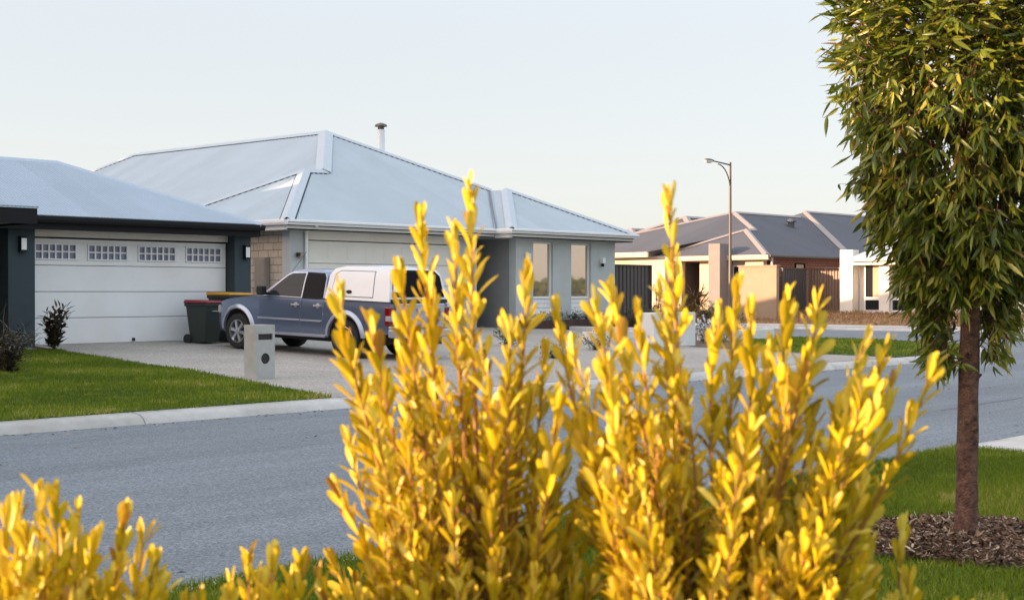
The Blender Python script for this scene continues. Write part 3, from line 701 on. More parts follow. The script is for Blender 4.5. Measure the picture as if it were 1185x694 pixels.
# windows of the bay
for a, b in (w1, w2):
    t = .05
    f = MB().box(a, a+t, 26.83, 26.9, .88, 2.93).box(b-t, b, 26.83, 26.9, .88, 2.93).box(a+t, b-t, 26.83, 26.9, 2.88, 2.93).box(a+t, b-t, 26.83, 26.9, .88, .93).box(a+t, b-t, 26.825, 26.9, 1.31, 1.38).build('window', M['trim_white'], H2, bevel=.004)
    bx('pane', M['mirror_glass'], f, a+t, b-t, 26.86, 26.868, 1.38, 2.88)
    for k in range(3): bx('panel_board', M['trim_white'], f, a+t, b-t, 26.85-.006*(k % 2), 26.88, .93+k*.127, .93+(k+1)*.127-.008)
    bx('blind', M['curtain'], f, a+t+.05, b-t-.04, 26.93, 26.94, 1.40, 2.86)
def spot(u, v, z):
    b = MB().box(u-.05, u+.05, v-.03, v, z+.04, z+.2).box(u-.06, u+.06, v-.14, v-.03, z+.06, z+.22).build('wall_light', M['trim_white'], H2, bevel=.006)
    MB().lathe([(.045, -.04), (.05, .05)], (u-.02, v-.09, z), n=12).build('shade', M['trim_black'], b)
spot(29.78, 26.75, 2.37); spot(33.12, 26.75, 2.30)
MB().lathe([(.045, 0), (.045, 2.55)], (22.30, 27.27, .5), n=12).tube([(22.30, 27.27, 3.0), (22.30, 27.10, 3.08), (22.30, 26.86, 3.12)], .045, 10).build('downpipe', M['trim_white'], H2, smooth=40)
s = MB().box(22.02, 22.17, 27.20, 27.33, 2.35, 2.47).build('security_sensor', M['curtain'], H2, bevel=.01)
MB().lathe([(.05, -.03), (.055, .05)], (22.02, 27.23, 2.41), n=12).build('sensor_lens', M['black'], s)
mbx = MB().box(21.70, 21.84, 28.12, 28.56, 1.5, 2.36).build('meter_box', mat('meter_box_paint', (.27, .235, .20), .5), H2, bevel=.01)
bx('door_panel', bpy.data.materials['meter_box_paint'], mbx, 21.685, 21.70, 28.16, 28.52, 1.54, 2.32, bevel=.006)
# flue
fl = MB().lathe([(.19, 5.35), (.15, 5.62), (.125, 5.66), (.125, 6.50)], (29.6, 32.6, 0), n=24).build('flue', M['canopy'], H2, smooth=40)
MB().lathe([(.10, 6.50), (.10, 6.58), (.20, 6.60), (.17, 6.66), (.04, 6.71)], (29.6, 32.6, 0), n=24).build('cowl', M['lamp_pole'], fl, smooth=40)
# vent on the far left plane
MB().lathe([(.06, 5.0), (.06, 5.75)], (24.65, 43.0, 0), n=12).build('vent_pipe', M['trim_white'], H2, smooth=40)
# ================================================================== charcoal side fence
F1 = thing('fence', 'charcoal corrugated steel fence panel beside the corner house', 'fence', (35, 27.5, .4))
def corr(p0, p1, z0, z1, pitch=.19, dep=.035):
    p0 = Vector(p0); p1 = Vector(p1); d = (p1-p0); L = d.length; d.normalize(); nl = Vector((-d.y, d.x)); pts = []; x = 0
    while x < L:
        for q, o in ((0, 0), (.55, 0), (.68, dep), (.88, dep)):
            if x+q*pitch < L: pts.append(p0+d*(x+q*pitch)+nl*o)
        x += pitch
    pts.append(p1); m = MB()
    for a, b in zip(pts, pts[1:]): m.poly([(a.x, a.y, z0), (b.x, b.y, z0), (b.x, b.y, z1), (a.x, a.y, z1)])
    return m
corr((33.85, 27.5), (36.55, 27.5), .3, 2.33).build('panel', M['fence_char'], F1, solid=.004)
corr((36.55, 27.5), (36.55, 45), .2, 2.30).build('panel', M['fence_char'], F1, solid=.004)
MB().box(33.85, 36.6, 27.46, 27.54, 2.33, 2.37).box(36.51, 36.59, 27.54, 45, 2.30, 2.34).build('rail', M['fence_char'], F1)
for x in (33.88, 36.52): bx('post', M['fence_char'], F1, x, x+.06, 27.44, 27.5, .2, 2.37)
# ================================================================== dark roofed house across the side street
HA = thing('house', 'cream house with dark hipped roof, grey pillar and red front door', 'house', (58, 38, .6))
ZA, PA = 3.15, .42
C0 = (54.1, 34.26, ZA); AW = (57.2, 37.36, 4.45); JA = (58.0, 37.4, 4.47); MA = (59.9, 39.8, 5.47)
bF = 33.6; bU = 60.5; rz = ZA+PA*(39.8-34.26)
hb = 39.9-bF
BA = (bU+hb, bF+hb, ZA+PA*hb)
rf = MB()
rf.poly([C0, (bU, 34.26, ZA), (bU+5.54, 39.8, rz), MA, JA, AW])
rf.poly([C0, AW, (54.1, 40.46, ZA)])
WA, WB_ = (53.3, 40.4, 3.36), (53.3, 47.2, 3.36)
rf.poly([AW, JA, WA, (54.1, 40.46, ZA)])
rf.poly([JA, MA, WA]); rf.poly([MA, WB_, WA])
rf.poly([MA, (72, 39.8, rz), (72, 47.2, 3.36), WB_])
rf.poly([(bU, bF, ZA), (82, bF, ZA), (82, bF+hb, BA[2]), BA])
rf.poly([(bU, bF, ZA), BA, (bU, bF+2*hb, ZA)])
rf.poly([BA, (82, BA[1], BA[2]), (82, bF+2*hb, ZA), (bU, bF+2*hb, ZA)])
ro = rf.build('roof', M['roof_dark'], HA, fixn=False)
bm = bmesh.new(); bm.from_mesh(ro.data)
for f in bm.faces:
    f.normal_update()
    if f.normal.z < 0: f.normal_flip()
bm.to_mesh(ro.data); bm.free()
cm = MB(); nF = Vector((0, -PA, 1)).normalized(); nL = Vector((-PA, 0, 1)).normalized(); nBk = Vector((0, PA, 1)).normalized()
for p, q, x, y in ((C0, AW, nL, nF), (AW, JA, nF, nBk), (JA, MA, nL, nF), (MA, (72, 39.8, rz), nF, nBk), ((bU, bF, ZA), BA, nL, nF), (AW, (54.1, 40.46, ZA), nL, nBk), (MA, WB_, nL, nBk), (BA, (82, BA[1], BA[2]), nF, nBk)):
    cap(cm, p, q, x, y, .17, .03, False)
cm.build('ridge_cap', M['cap_dark'], ro)
# roof vents
for u in (62.6,):
    z = ZA+PA*(38.2-34.26)
    MB().lathe([(.16, z-.1), (.16, z+.22), (.26, z+.24), (.26, z+.30), (.1, z+.42)], (u, 38.2, 0), n=16).build('roof_vent', M['roof_dark'], HA, smooth=40)
gutter('gutter', [(54.1, 34.2, ZA), (bU, 34.2, ZA)], M['lamp_pole'], HA, [(0, -1, 0)])
gutter('gutter', [(bU, bF, ZA), (82, bF, ZA)], M['lamp_pole'], HA, [(0, -1, 0)])
gutter('gutter', [(54.14, 40.4, ZA), (54.14, 34.15, ZA)], M['render_cream'], HA, [(-1, 0, 0)], h=.2)
gutter('gutter', [(53.34, 47.2, 3.36), (53.34, 40.2, 3.36)], M['render_cream'], HA, [(-1, 0, 0)], h=.22)
wl = MB()
wl.box(54.0, 54.3, 39.75, 46.8, .4, 3.2)
wl.box(54.3, 54.6, 39.03, 39.42, .4, 3.0)                      # entry column
wl.box(54.9, 55.2, 37.85, 38.42, .4, 3.0)
wl.box(54.6, 54.9, 34.76, 36.4, .4, 3.0)
wl.box(54.2, 55.2, 34.7, 40.3, 2.93, 3.0)
wl.build('wall', M['render_cream'], HA)
MB().box(54.3, 57.0, 39.44, 39.75, .4, 2.93).box(56.6, 56.9, 37.3, 39.5, .4, 2.93).box(55.2, 56.6, 37.82, 38.0, .4, 2.93).build('porch_wall', M['pier_grey'], HA)
fd = bx('front_door', M['red_door'], HA, 56.5, 56.6, 38.35, 39.3, .55, 2.65)
bx('handle', M['steel'], fd, 56.44, 56.5, 38.45, 38.49, 1.3, 1.7)
f = MB().box(54.93, 55.0, 37.70, 37.86, .5, 2.9).box(54.93, 55.0, 36.9, 37.70, .5, .62).box(54.93, 55.0, 36.9, 37.70, 1.15, 1.22).build('window', M['trim_white'], HA)
bx('pane', M['glass'], f, 54.96, 54.97, 36.9, 37.70, .62, 2.9)
f = MB().box(54.56, 54.6, 35.55, 35.6, 1.2, 2.72).box(54.56, 54.6, 36.3, 36.36, 1.2, 2.72).box(54.56, 54.6, 35.6, 36.3, 2.66, 2.72).build('window', M['trim_white'], HA)
bx('pane', M['glass'], f, 54.57, 54.58, 35.6, 36.3, 1.2, 2.66)
bx('pillar', M['pier_grey'], HA, 53.5, 54.4, 36.34, 36.96, .3, 3.69, bevel=.01)
bw = MB().box(55.25, 82, 34.76, 35.0, .4, 3.05); bw.build('brick_wall', M['redbrick'], HA)
for u in (57.25, 61.5):
    f = MB().box(u, u+.06, 34.70, 34.76, 1.5, 2.85).box(u+.8, u+.86, 34.70, 34.76, 1.5, 2.85).box(u+.06, u+.8, 34.70, 34.76, 2.79, 2.85).build('window', M['trim_black'], HA)
    bx('pane', M['glass'], f, u+.06, u+.8, 34.73, 34.74, 1.5, 2.79)
MB().lathe([(.05, .5), (.05, 3.05)], (54.75, 34.40, 0), n=12).build('downpipe', M['trim_white'], HA, smooth=40)
# boundary wall and fences of that house
GW = tag(MB().box(53.2, 53.42, 33.2, 35.15, .3, 2.62).box(53.16, 53.46, 33.16, 35.19, 2.62, 2.68).build('garden_wall', M['render_taupe'], bevel=.008), 'tall beige rendered garden wall in front of the cream house', 'wall')
F2 = thing('fence', 'charcoal steel fence panel in front of the red brick side wall', 'fence', (56, 34, .6))
corr((54.9, 34.0), (57.05, 34.0), .45, 2.55).build('panel', M['fence_char'], F2, solid=.004)
MB().box(54.9, 57.05, 33.96, 34.04, 2.55, 2.59).build('rail', M['fence_char'], F2)
bx('post', M['fence_char'], F2, 54.9, 54.97, 33.93, 33.97, .45, 2.59)
F3 = thing('fence', 'brown corrugated steel fence catching the sun beside the white pillar', 'fence', (57, 33, .6))
corr((57.1, 33.9), (57.1, 30.4), .45, 2.57, .15, .04).build('panel', M['fence_brown'], F3, solid=.004)
MB().box(57.05, 57.13, 30.4, 33.92, 2.57, 2.61).build('rail', M['fence_brown'], F3)
for v in (33.9, 33.05): bx('post', M['fence_brown'], F3, 57.03, 57.09, v-.06, v, .45, 2.61)
# ================================================================== white house
HC = thing('house', 'white rendered house with a pale roof and square corner pillar behind the street tree', 'house', (58, 26, .6))
wl = MB()
V = [30.62, 30.32, 29.5, 29.03, 28.14, 27.2, 26.2, 25.4]
wl.box(55.75, 56.0, 30.0, 30.62, .4, 2.7)
for a, b in ((29.5, 29.03), (28.12, 27.3), (26.3, 24.6), (23.6, 14)): wl.box(55.4, 55.85, b, a, .4, 2.66)
for a, b in ((30.3, 29.5), (29.03, 28.12), (27.3, 26.3), (24.6, 23.6)): wl.box(55.42, 55.85, b, a, .4, .68)
wl.box(55.85, 70, 30.4, 30.6, .4, 2.9)
wl.build('wall', M['render_white'], HC)
bx('pillar', M['render_white'], HC, 55.2, 55.75, 30.64, 31.26, .35, 3.33, bevel=.012)
MB().box(55.0, 55.6, 14, 30.63, 2.66, 2.92).build('beam', M['render_white'], HC, bevel=.01)
for a, b in ((30.3, 29.5), (29.03, 28.12), (27.3, 26.3), (24.6, 23.6)):
    f = MB().box(55.6, 55.68, a-.05, a, .68, 2.66).box(55.6, 55.68, b, b+.05, .68, 2.66).box(55.58, 55.68, b+.05, a-.05, 1.16, 1.29).box(55.6, 55.68, b+.05, a-.05, .68, .73).build('window', M['trim_white'], HC)
    bx('pane', M['glass'], f, 55.63, 55.64, b+.05, a-.05, .73, 1.16)
    bx('pane', glassmat('thin_glass', (.02, .022, .025), .03, .5) if a > 30 else bpy.data.materials['thin_glass'], f, 55.63, 55.64, (a+b)/2, a-.05, 1.29, 2.66)
    bx('blind', mat('roller_blind', (.42, .30, .22), .9, 0, .06, 8) if a > 30 else bpy.data.materials['roller_blind'], f, 55.61, 55.63, b+.05, (a+b)/2, 1.29, 2.66)
ZC, PC = 2.94, .42
rf = MB(); e0 = (54.75, 30.62, ZC); e1 = (54.75, 13.5, ZC); hp = 4.2
t0 = (54.75+hp, 30.62-hp*.55, ZC+PC*hp); t1 = (54.75+hp, 17.7, ZC+PC*hp)
rf.poly([e0, e1, t1, t0]); rf.poly([e0, t0, (54.75+2*hp, 30.62, ZC)]); rf.poly([t0, t1, (54.75+2*hp, 13.5, ZC), (54.75+2*hp, 30.62, ZC)]); rf.poly([e1, t1, (54.75+2*hp, 13.5, ZC)])
ro = rf.build('roof', M['roof_light'], HC)
gutter('gutter', [(54.8, 30.62, ZC), (54.8, 13.5, ZC)], M['trim_white'], HC, [(-1, 0, 0)])
# ================================================================== plain hipped houses further back and out of frame
def hip_house(label, u0, u1, v0, v1, z0, ze, p, rm, wm, over=.5, windows=()):
    H = thing('house', label, 'house', ((u0+u1)/2, (v0+v1)/2, z0))
    MB().box(u0, u1, v0, v1, z0, ze-.02).build('wall', wm, H)
    a, b, c, d = u0-over, u1+over, v0-over, v1+over; h = min(b-a, d-c)/2; zt = ze+p*h; m = MB()
    if b-a > d-c: r0, r1 = (a+h, (c+d)/2, zt), (b-h, (c+d)/2, zt)
    else: r0, r1 = ((a+b)/2, c+h, zt), ((a+b)/2, d-h, zt)
    q = [(a, c, ze), (b, c, ze), (b, d, ze), (a, d, ze)]
    if b-a > d-c: F = [[q[0], q[1], r1, r0], [q[1], q[2], r1], [q[2], q[3], r0, r1], [q[3], q[0], r0]]
    else: F = [[q[0], q[1], r0], [q[1], q[2], r1, r0], [q[2], q[3], r1], [q[3], q[0], r0, r1]]
    for f in F: m.poly(f)
    m.poly([(x, y, z-.02) for x, y, z in q][::-1])
    ro = m.build('roof', rm, H)
    n4 = [Vector((0, -p, 1)).normalized(), Vector((p, 0, 1)).normalized(), Vector((0, p, 1)).normalized(), Vector((-p, 0, 1)).normalized()]
    k = MB(); rr = [r0, r1, r1, r0] if b-a > d-c else [r0, r0, r1, r1]
    for i in range(4): cap(k, q[i], rr[i], n4[i-1], n4[i], .24, .04, False)
    cap(k, r0, r1, n4[0 if b-a > d-c else 1], n4[2 if b-a > d-c else 3], .24, .04, False)
    k.build('ridge_cap', M['cap_dark'], ro)
    for (face, s, z, ww, hh) in windows:
        f = MB()
        if face == 'S':
            f.box(s-.05, s+ww+.05, v0-.05, v0-.01, z-.05, z+hh+.05); o = f.build('window', M['trim_white'], H); bx('pane', M['glass'], o, s, s+ww, v0-.06, v0-.052, z, z+hh)
        else:
            f.box(u0-.05, u0-.01, s-.05, s+ww+.05, z-.05, z+hh+.05); o = f.build('window', M['trim_white'], H); bx('pane', M['glass'], o, u0-.06, u0-.052, s, s+ww, z, z+hh)
    return H
hip_house('small dark roof peak just over the left slope of the cream house', 64.5, 80, 44.5, 55.5, .5, 3.3, .45, M['roof_dark'], M['render_cream'])
hip_house('far dark roof just showing beside the right eave of the pale corner house', 73.5, 90, 55.5, 67, .5, 3.3, .42, M['roof_dark'], M['render_cream'])
# beyond the left edge of the photograph: the neighbours that keep the street in shade
hip_house('two storey neighbour beyond the left edge of the view', -16, 0.5, 26, 43, .4, 6.4, .42, M['roof_mid'], M['render_grey'], windows=[('S', -13, 1.2, 1.6, 1.3), ('S', -8, 1.2, 2.2, 1.3), ('S', -12, 4.2, 1.6, 1.3), ('S', -6, 4.2, 1.8, 1.3)])
hip_house('second two storey neighbour further beyond the left edge', -38, -19, 27, 44, .4, 6.2, .42, M['roof_light'], M['render_cream'])
# dark wood added behind the viewpoint so the front windows mirror it low
n = 5000; q = rng.random(n)
P = np.stack([230+140*q+rng.normal(0, 4, n), -260+90*q+rng.normal(0, 4, n), 5*rng.random(n)**1.3*(.6+.4*np.sin(q*40)*np.sin(q*17))], 1)
wd = leaves('distant_wood', P, rdir(n), rdir(n), 2.6, 2.0, M['green_leaf'], None, OVAL, .1, .1); wd['kind'] = 'stuff'; wd['label'] = 'dark band of distant trees behind the viewpoint'; wd['category'] = 'wood'
# ================================================================== street lamp
SL = thing('street_lamp', 'tall thin street lamp with a curved bracket arm at the kerb of the side street', 'street lamp', (51.2, 31.3, .12))
t = (845-592.5)/FPX; D = 60.3; u, v = D*(SN+t*CS), D*(CS-t*SN); SL.location = (u, v, .12); top = 7.0
MB().lathe([(.12, .1), (.12, .5), (.085, .6), (.06, 3.5), (.05, top)], (u, v, 0), n=14).build('pole', M['lamp_pole'], SL, smooth=50)
ax = Vector((-1, .05, 0))
arm = MB().tube([(u, v, top-.12), (u-.7, v+.03, top-.06), (u-1.25, v+.06, top-.02)], [.035, .03, .028], 8)
cv = [Vector((u, v, top-1.25))+Vector((-.95*(1-math.cos(q)), .0, 1.12*math.sin(q))) for q in np.linspace(0, math.pi/2, 9)]
arm.tube(cv, .026, 8); arm.build('bracket_arm', M['lamp_pole'], SL, smooth=50)
hd = MB(); hd.T = Matrix.Translation((u-1.45, v+.07, top)) @ Matrix.Rotation(R(3), 4, 'Y') @ Matrix.Diagonal((1, .5, .32, 1))
hd.lathe([(.05, .16), (.22, .12), (.3, .02), (.31, -.05)], (0, 0, 0), n=20)
h = hd.build('lamp_head', M['lamp_pole'], SL, smooth=60)
hd = MB(); hd.T = Matrix.Translation((u-1.5, v+.07, top)) @ Matrix.Diagonal((1, .5, .5, 1))
hd.lathe([(.28, -.04), (.25, -.16), (.14, -.25), (.03, -.27)], (0, 0, 0), n=20)
hd.build('diffuser', M['frost'], h, smooth=60)
# ================================================================== letterboxes
LB = thing('letterbox', 'raw concrete letterbox pillar on the lawn edge with a black slot and round paper hole', 'letterbox', (6.9, 16.6, .17))
LBz = float(farz(12.4, 17.25))
D = 20.6; t0 = (296.5-592.5)/FPX; t1 = (318-592.5)/FPX
v = 17.25; u0 = v*(SN+t0*CS)/(CS-t0*SN); u1 = v*(SN+t1*CS)/(CS-t1*SN)
LB.location = ((u0+u1)/2, v, LBz)
zb = LBz-.05; Dm = u0*SN+v*CS; zt = CAMZ-(376-338)/FPX*Dm; wdt = u1-u0
print('letterbox', u0, u1, LBz, zt, wdt)
# front face with real openings for slot and newspaper hole
xs0, xs1 = u0+.11*wdt, u0+.88*wdt; zs0, zs1 = zt-.185*(zt-LBz)*1.3, zt-.10*(zt-LBz)*1.5
zs1 = zt-.165*(zt-LBz); zs0 = zt-.275*(zt-LBz); hx = u0+.495*wdt; hz = zt-.62*(zt-LBz); hr = .235*wdt
body = MB().box(u0, u1, v+.03, v+.30, zb, zt)
body.box(u0, xs0, v, v+.03, zb, zt).box(xs1, u1, v, v+.03, zb, zt).box(xs0, xs1, v, v+.03, zs1, zt).box(xs0, xs1, v, v+.03, hz+hr+.02, zs0).box(xs0, xs1, v, v+.03, zb, hz-hr-.02)
# ring block round the hole
n = 28; cx0, cx1, cz0, cz1 = xs0, xs1, hz-hr-.02, hz+hr+.02
for k in range(n):
    a0, a1 = 2*math.pi*k/n, 2*math.pi*(k+1)/n
    def sq(a):
        c, s = math.cos(a), math.sin(a); hw = (cx1-cx0)/2; hh = (cz1-cz0)/2; q = min(hw/abs(c) if abs(c) > 1e-6 else 1e9, hh/abs(s) if abs(s) > 1e-6 else 1e9)
        return ((cx0+cx1)/2+c*q, (cz0+cz1)/2+s*q)
    ci = lambda a: (hx+hr*math.cos(a), hz+hr*math.sin(a))
    for y in (v,): body.poly([(ci(a0)[0], y, ci(a0)[1]), (sq(a0)[0], y, sq(a0)[1]), (sq(a1)[0], y, sq(a1)[1]), (ci(a1)[0], y, ci(a1)[1])])
    body.poly([(ci(a0)[0], v, ci(a0)[1]), (ci(a1)[0], v, ci(a1)[1]), (ci(a1)[0], v+.03, ci(a1)[1]), (ci(a0)[0], v+.03, ci(a0)[1])])
body.build('pillar', M['letterbox'], LB)
bx('mail_slot', M['black'], LB, xs0, xs1, v+.022, v+.029, zs0, zs1)
MB().lathe([(hr, .020), (hr, .029)], (hx, v, hz), 'y', 28).build('paper_hole', M['black'], LB)
# white letterbox at the corner driveway
v2 = 19.6
def ufor(x, v): t = (x-592.5)/FPX; return v*(SN+t*CS)/(CS-t*SN)
ua, ub = ufor(757, v2), ufor(805, v2); LBz2 = float(farz(ua, v2)); Dm = (ua+ub)/2*SN+v2*CS; zt = CAMZ-(361.5-338)/FPX*Dm
print('letterbox2', ua, ub, LBz2, zt)
L2 = thing('letterbox', 'white rendered letterbox block numbered 10 beside the white flowers', 'letterbox', ((ua+ub)/2, v2, LBz2))
MB().box(ua, ub, v2, v2+.45, LBz2-.05, zt).build('pillar', M['letterbox_white'], L2, bevel=.012)
hh = zt-LBz2; ww = ub-ua
pl = bx('number_plate', M['render_white'], L2, ub-.29*ww, ub-.05*ww, v2-.012, v2, zt-.33*hh, zt-.07*hh)
bx('mail_slot', M['steel'], L2, ua+.36*ww, ua+.56*ww, v2-.014, v2, zt-.46*hh, zt-.14*hh)
bx('slot_gap', M['black'], L2, ua+.38*ww, ua+.54*ww, v2-.018, v2-.014, zt-.25*hh, zt-.20*hh)
def text(name, s, size, loc, rot, m, parent, depth=.004):
    c = bpy.data.curves.new(name, 'FONT'); c.body = s; c.size = size; c.extrude = depth; c.align_x = 'CENTER'; c.align_y = 'CENTER'
    o = bpy.data.objects.new(name, c); COL.objects.link(o); bpy.context.view_layer.update()
    me = bpy.data.meshes.new_from_object(o.evaluated_get(bpy.context.evaluated_depsgraph_get())); bpy.data.objects.remove(o)
    me.materials.clear(); me.materials.append(m); o = bpy.data.objects.new(name, me); COL.objects.link(o)
    if parent: o.parent = parent
    o.location = Vector(loc)-(rootloc(parent).location if parent else Vector()); o.rotation_euler = rot; return o
text('number', '10', .17*1.2, (ub-.17*ww, v2-.015, zt-.155*hh), (R(90), 0, 0), M['trim_black'], pl)
bx('name_bar', mat('name_bar_red', (.25, .08, .07), .6), pl, ub-.26*ww, ub-.08*ww, v2-.015, v2-.012, zt-.285*hh, zt-.265*hh)
# low garden walls and edging
zw = float(farz(28.5, 22.2))
tag(MB().box(ufor(683, 22), 31.0, 22.0, 22.25, zw-.1, CAMZ-(383-338)/FPX*35.5).box(30.9, 31.15, 22.25, 26.2, zw-.1, CAMZ-(383-338)/FPX*35.5).build('planter_wall', M['letterbox_white'], bevel=.01), 'low pale planter wall along the front garden of the corner house', 'planter')
tag(MB().box(ufor(812, 21), 33.4, 20.9, 21.15, .1, .50).build('planter_wall', M['letterbox_white'], bevel=.01), 'short low pale wall behind the white flowers', 'planter')
tag(MB().box(29.3, 33.9, 26.1, 26.22, .3, .72).box(29.3, 29.42, 26.22, 26.7, .3, .72).build('garden_edging', M['timber'], bevel=.006), 'dark timber garden edging under the two tall windows', 'edging')
# ================================================================== utility vehicle
SC = .975
hd_ = math.atan2(.996, -.085)
UT = thing('pickup_truck', 'blue grey double cab pickup with a white canopy parked on the driveway', 'pickup truck', (18.34, 20.38, float(farz(18.3, 20.38))+.004), hd_)
UT.rotation_euler = (0, -R(1.9), hd_); UT.scale = (SC, SC, SC)
def ub(mb, name, mats, parent=UT, **k): return mb.build(name, mats, parent, local=True, **k)
WB = 3.05; WR = .365
def half(x, z):
    """half width of the body at length x, height z"""
    y = .865
    y -= .05*max(0, (.55-z)/.25)**1.5
    y -= .035*max(0, (z-.80)/.32)**2
    if x > 3.1: y -= .22*((x-3.1)/.8)**2.2
    if x < -.9: y -= .02*((-.9-x)/.25)
    return y
def arcpts(cx, cz, r, a0, a1, n=12): return [(cx+r*math.cos(R(a0+(a1-a0)*i/n)), cz+r*math.sin(R(a0+(a1-a0)*i/n))) for i in range(n+1)]
out = [(-1.13, .50), (-1.15, .80), (-1.14, 1.07), (-1.10, 1.12), (.60, 1.13), (2.42, 1.10), (2.60, 1.105), (3.05, 1.06), (3.45, 1.0), (3.68, .93), (3.80, .80), (3.86, .66), (3.88, .5), (3.82, .36), (3.52, .34)]
out += arcpts(WB, .385, .455, -6, 186)[0:] + [(2.55, .36), (1.5, .35), (.50, .37)] + arcpts(0, .385, .455, -2, 182) + [(-.50, .47)]
def sidebody(outline, zs, xs, hf, inner=None):
    bm = bmesh.new(); vs = [bm.verts.new((x, 0, z)) for x, z in outline]; f = bm.faces.new(vs)
    r = bmesh.ops.extrude_face_region(bm, geom=[f])
    for v in [q for q in r['geom'] if isinstance(q, bmesh.types.BMVert)]: v.co.y = 1
    for z in zs: bmesh.ops.bisect_plane(bm, geom=bm.verts[:]+bm.edges[:]+bm.faces[:], plane_co=(0, 0, z), plane_no=(0, 0, 1))
    for x in xs: bmesh.ops.bisect_plane(bm, geom=bm.verts[:]+bm.edges[:]+bm.faces[:], plane_co=(x, 0, 0), plane_no=(1, 0, 0))
    for y in (.25, .5, .75): bmesh.ops.bisect_plane(bm, geom=bm.verts[:]+bm.edges[:]+bm.faces[:], plane_co=(0, y, 0), plane_no=(0, 1, 0))
    for v in bm.verts:
        s = v.co.y*2-1; v.co.y = s*hf(v.co.x, v.co.z)
    bmesh.ops.recalc_face_normals(bm, faces=bm.faces); return bm
def bmobj(bm, name, m, parent=UT, bevel=0, smooth=40, seg=2):
    me = bpy.data.meshes.new(name); bm.to_mesh(me); bm.free(); me.materials.append(m)
    me.polygons.foreach_set('use_smooth', [True]*len(me.polygons)); me.set_sharp_from_angle(angle=R(smooth))
    o = bpy.data.objects.new(name, me); COL.objects.link(o); o.parent = parent
    if bevel:
        b = o.modifiers.new('bevel', 'BEVEL'); b.width = bevel; b.segments = seg; b.limit_method = 'ANGLE'; b.angle_limit = R(40)
    return o
bm = sidebody(out, [.45, .55, .65, .75, .85, .95, 1.03, 1.08], [3.2, 3.35, 3.5, 3.65, 3.75], half)
for v in bm.verts:          # crown of the bonnet and scooped tub top
    if v.co.z > .9 and v.co.x > 2.4: v.co.z += .035*(1-(v.co.y/.85)**2)
body = bmobj(bm, 'body', M['paint'], bevel=.025, smooth=32)
# cab
def tw(z): return .835-.20*max(0, (z-1.08))/.58-.035*max(0, (z-1.4)/.26)**2
cab = [(.56, 1.05), (.62, 1.30), (.68, 1.56), (.78, 1.64), (1.10, 1.675), (1.45, 1.67), (1.66, 1.635), (1.80, 1.56), (2.18, 1.30), (2.50, 1.06)]
bm = sidebody(cab, [1.15, 1.25, 1.35, 1.45, 1.55, 1.61, 1.65], [.9, 1.3], lambda x, z: tw(z))
for v in bm.verts:
    if v.co.z > 1.6: v.co.z += .02*(1-(v.co.y/.6)**2)
cabo = bmobj(bm, 'cab', M['paint'], bevel=.03, smooth=35)
def sidepanel(poly, off, th, fy, sgn=1, name='panel', m=None, parent=UT, bevel=.004, sub=None):
    """flat shape in side view laid on the curved flank"""
    bm = bmesh.new(); f = bm.faces.new([bm.verts.new((x, 0, z)) for x, z in poly])
    for z in np.arange(.4, 1.8, .08): bmesh.ops.bisect_plane(bm, geom=bm.verts[:]+bm.edges[:]+bm.faces[:], plane_co=(0, 0, z), plane_no=(0, 0, 1))
    r = bmesh.ops.extrude_face_region(bm, geom=bm.faces[:])
    nv = set(q for q in r['geom'] if isinstance(q, bmesh.types.BMVert))
    for v in bm.verts: v.co.y = sgn*(fy(v.co.x, v.co.z)+off-(0 if v in nv else th))
    bmesh.ops.recalc_face_normals(bm, faces=bm.faces)
    return bmobj(bm, name, m, parent, bevel, 35)
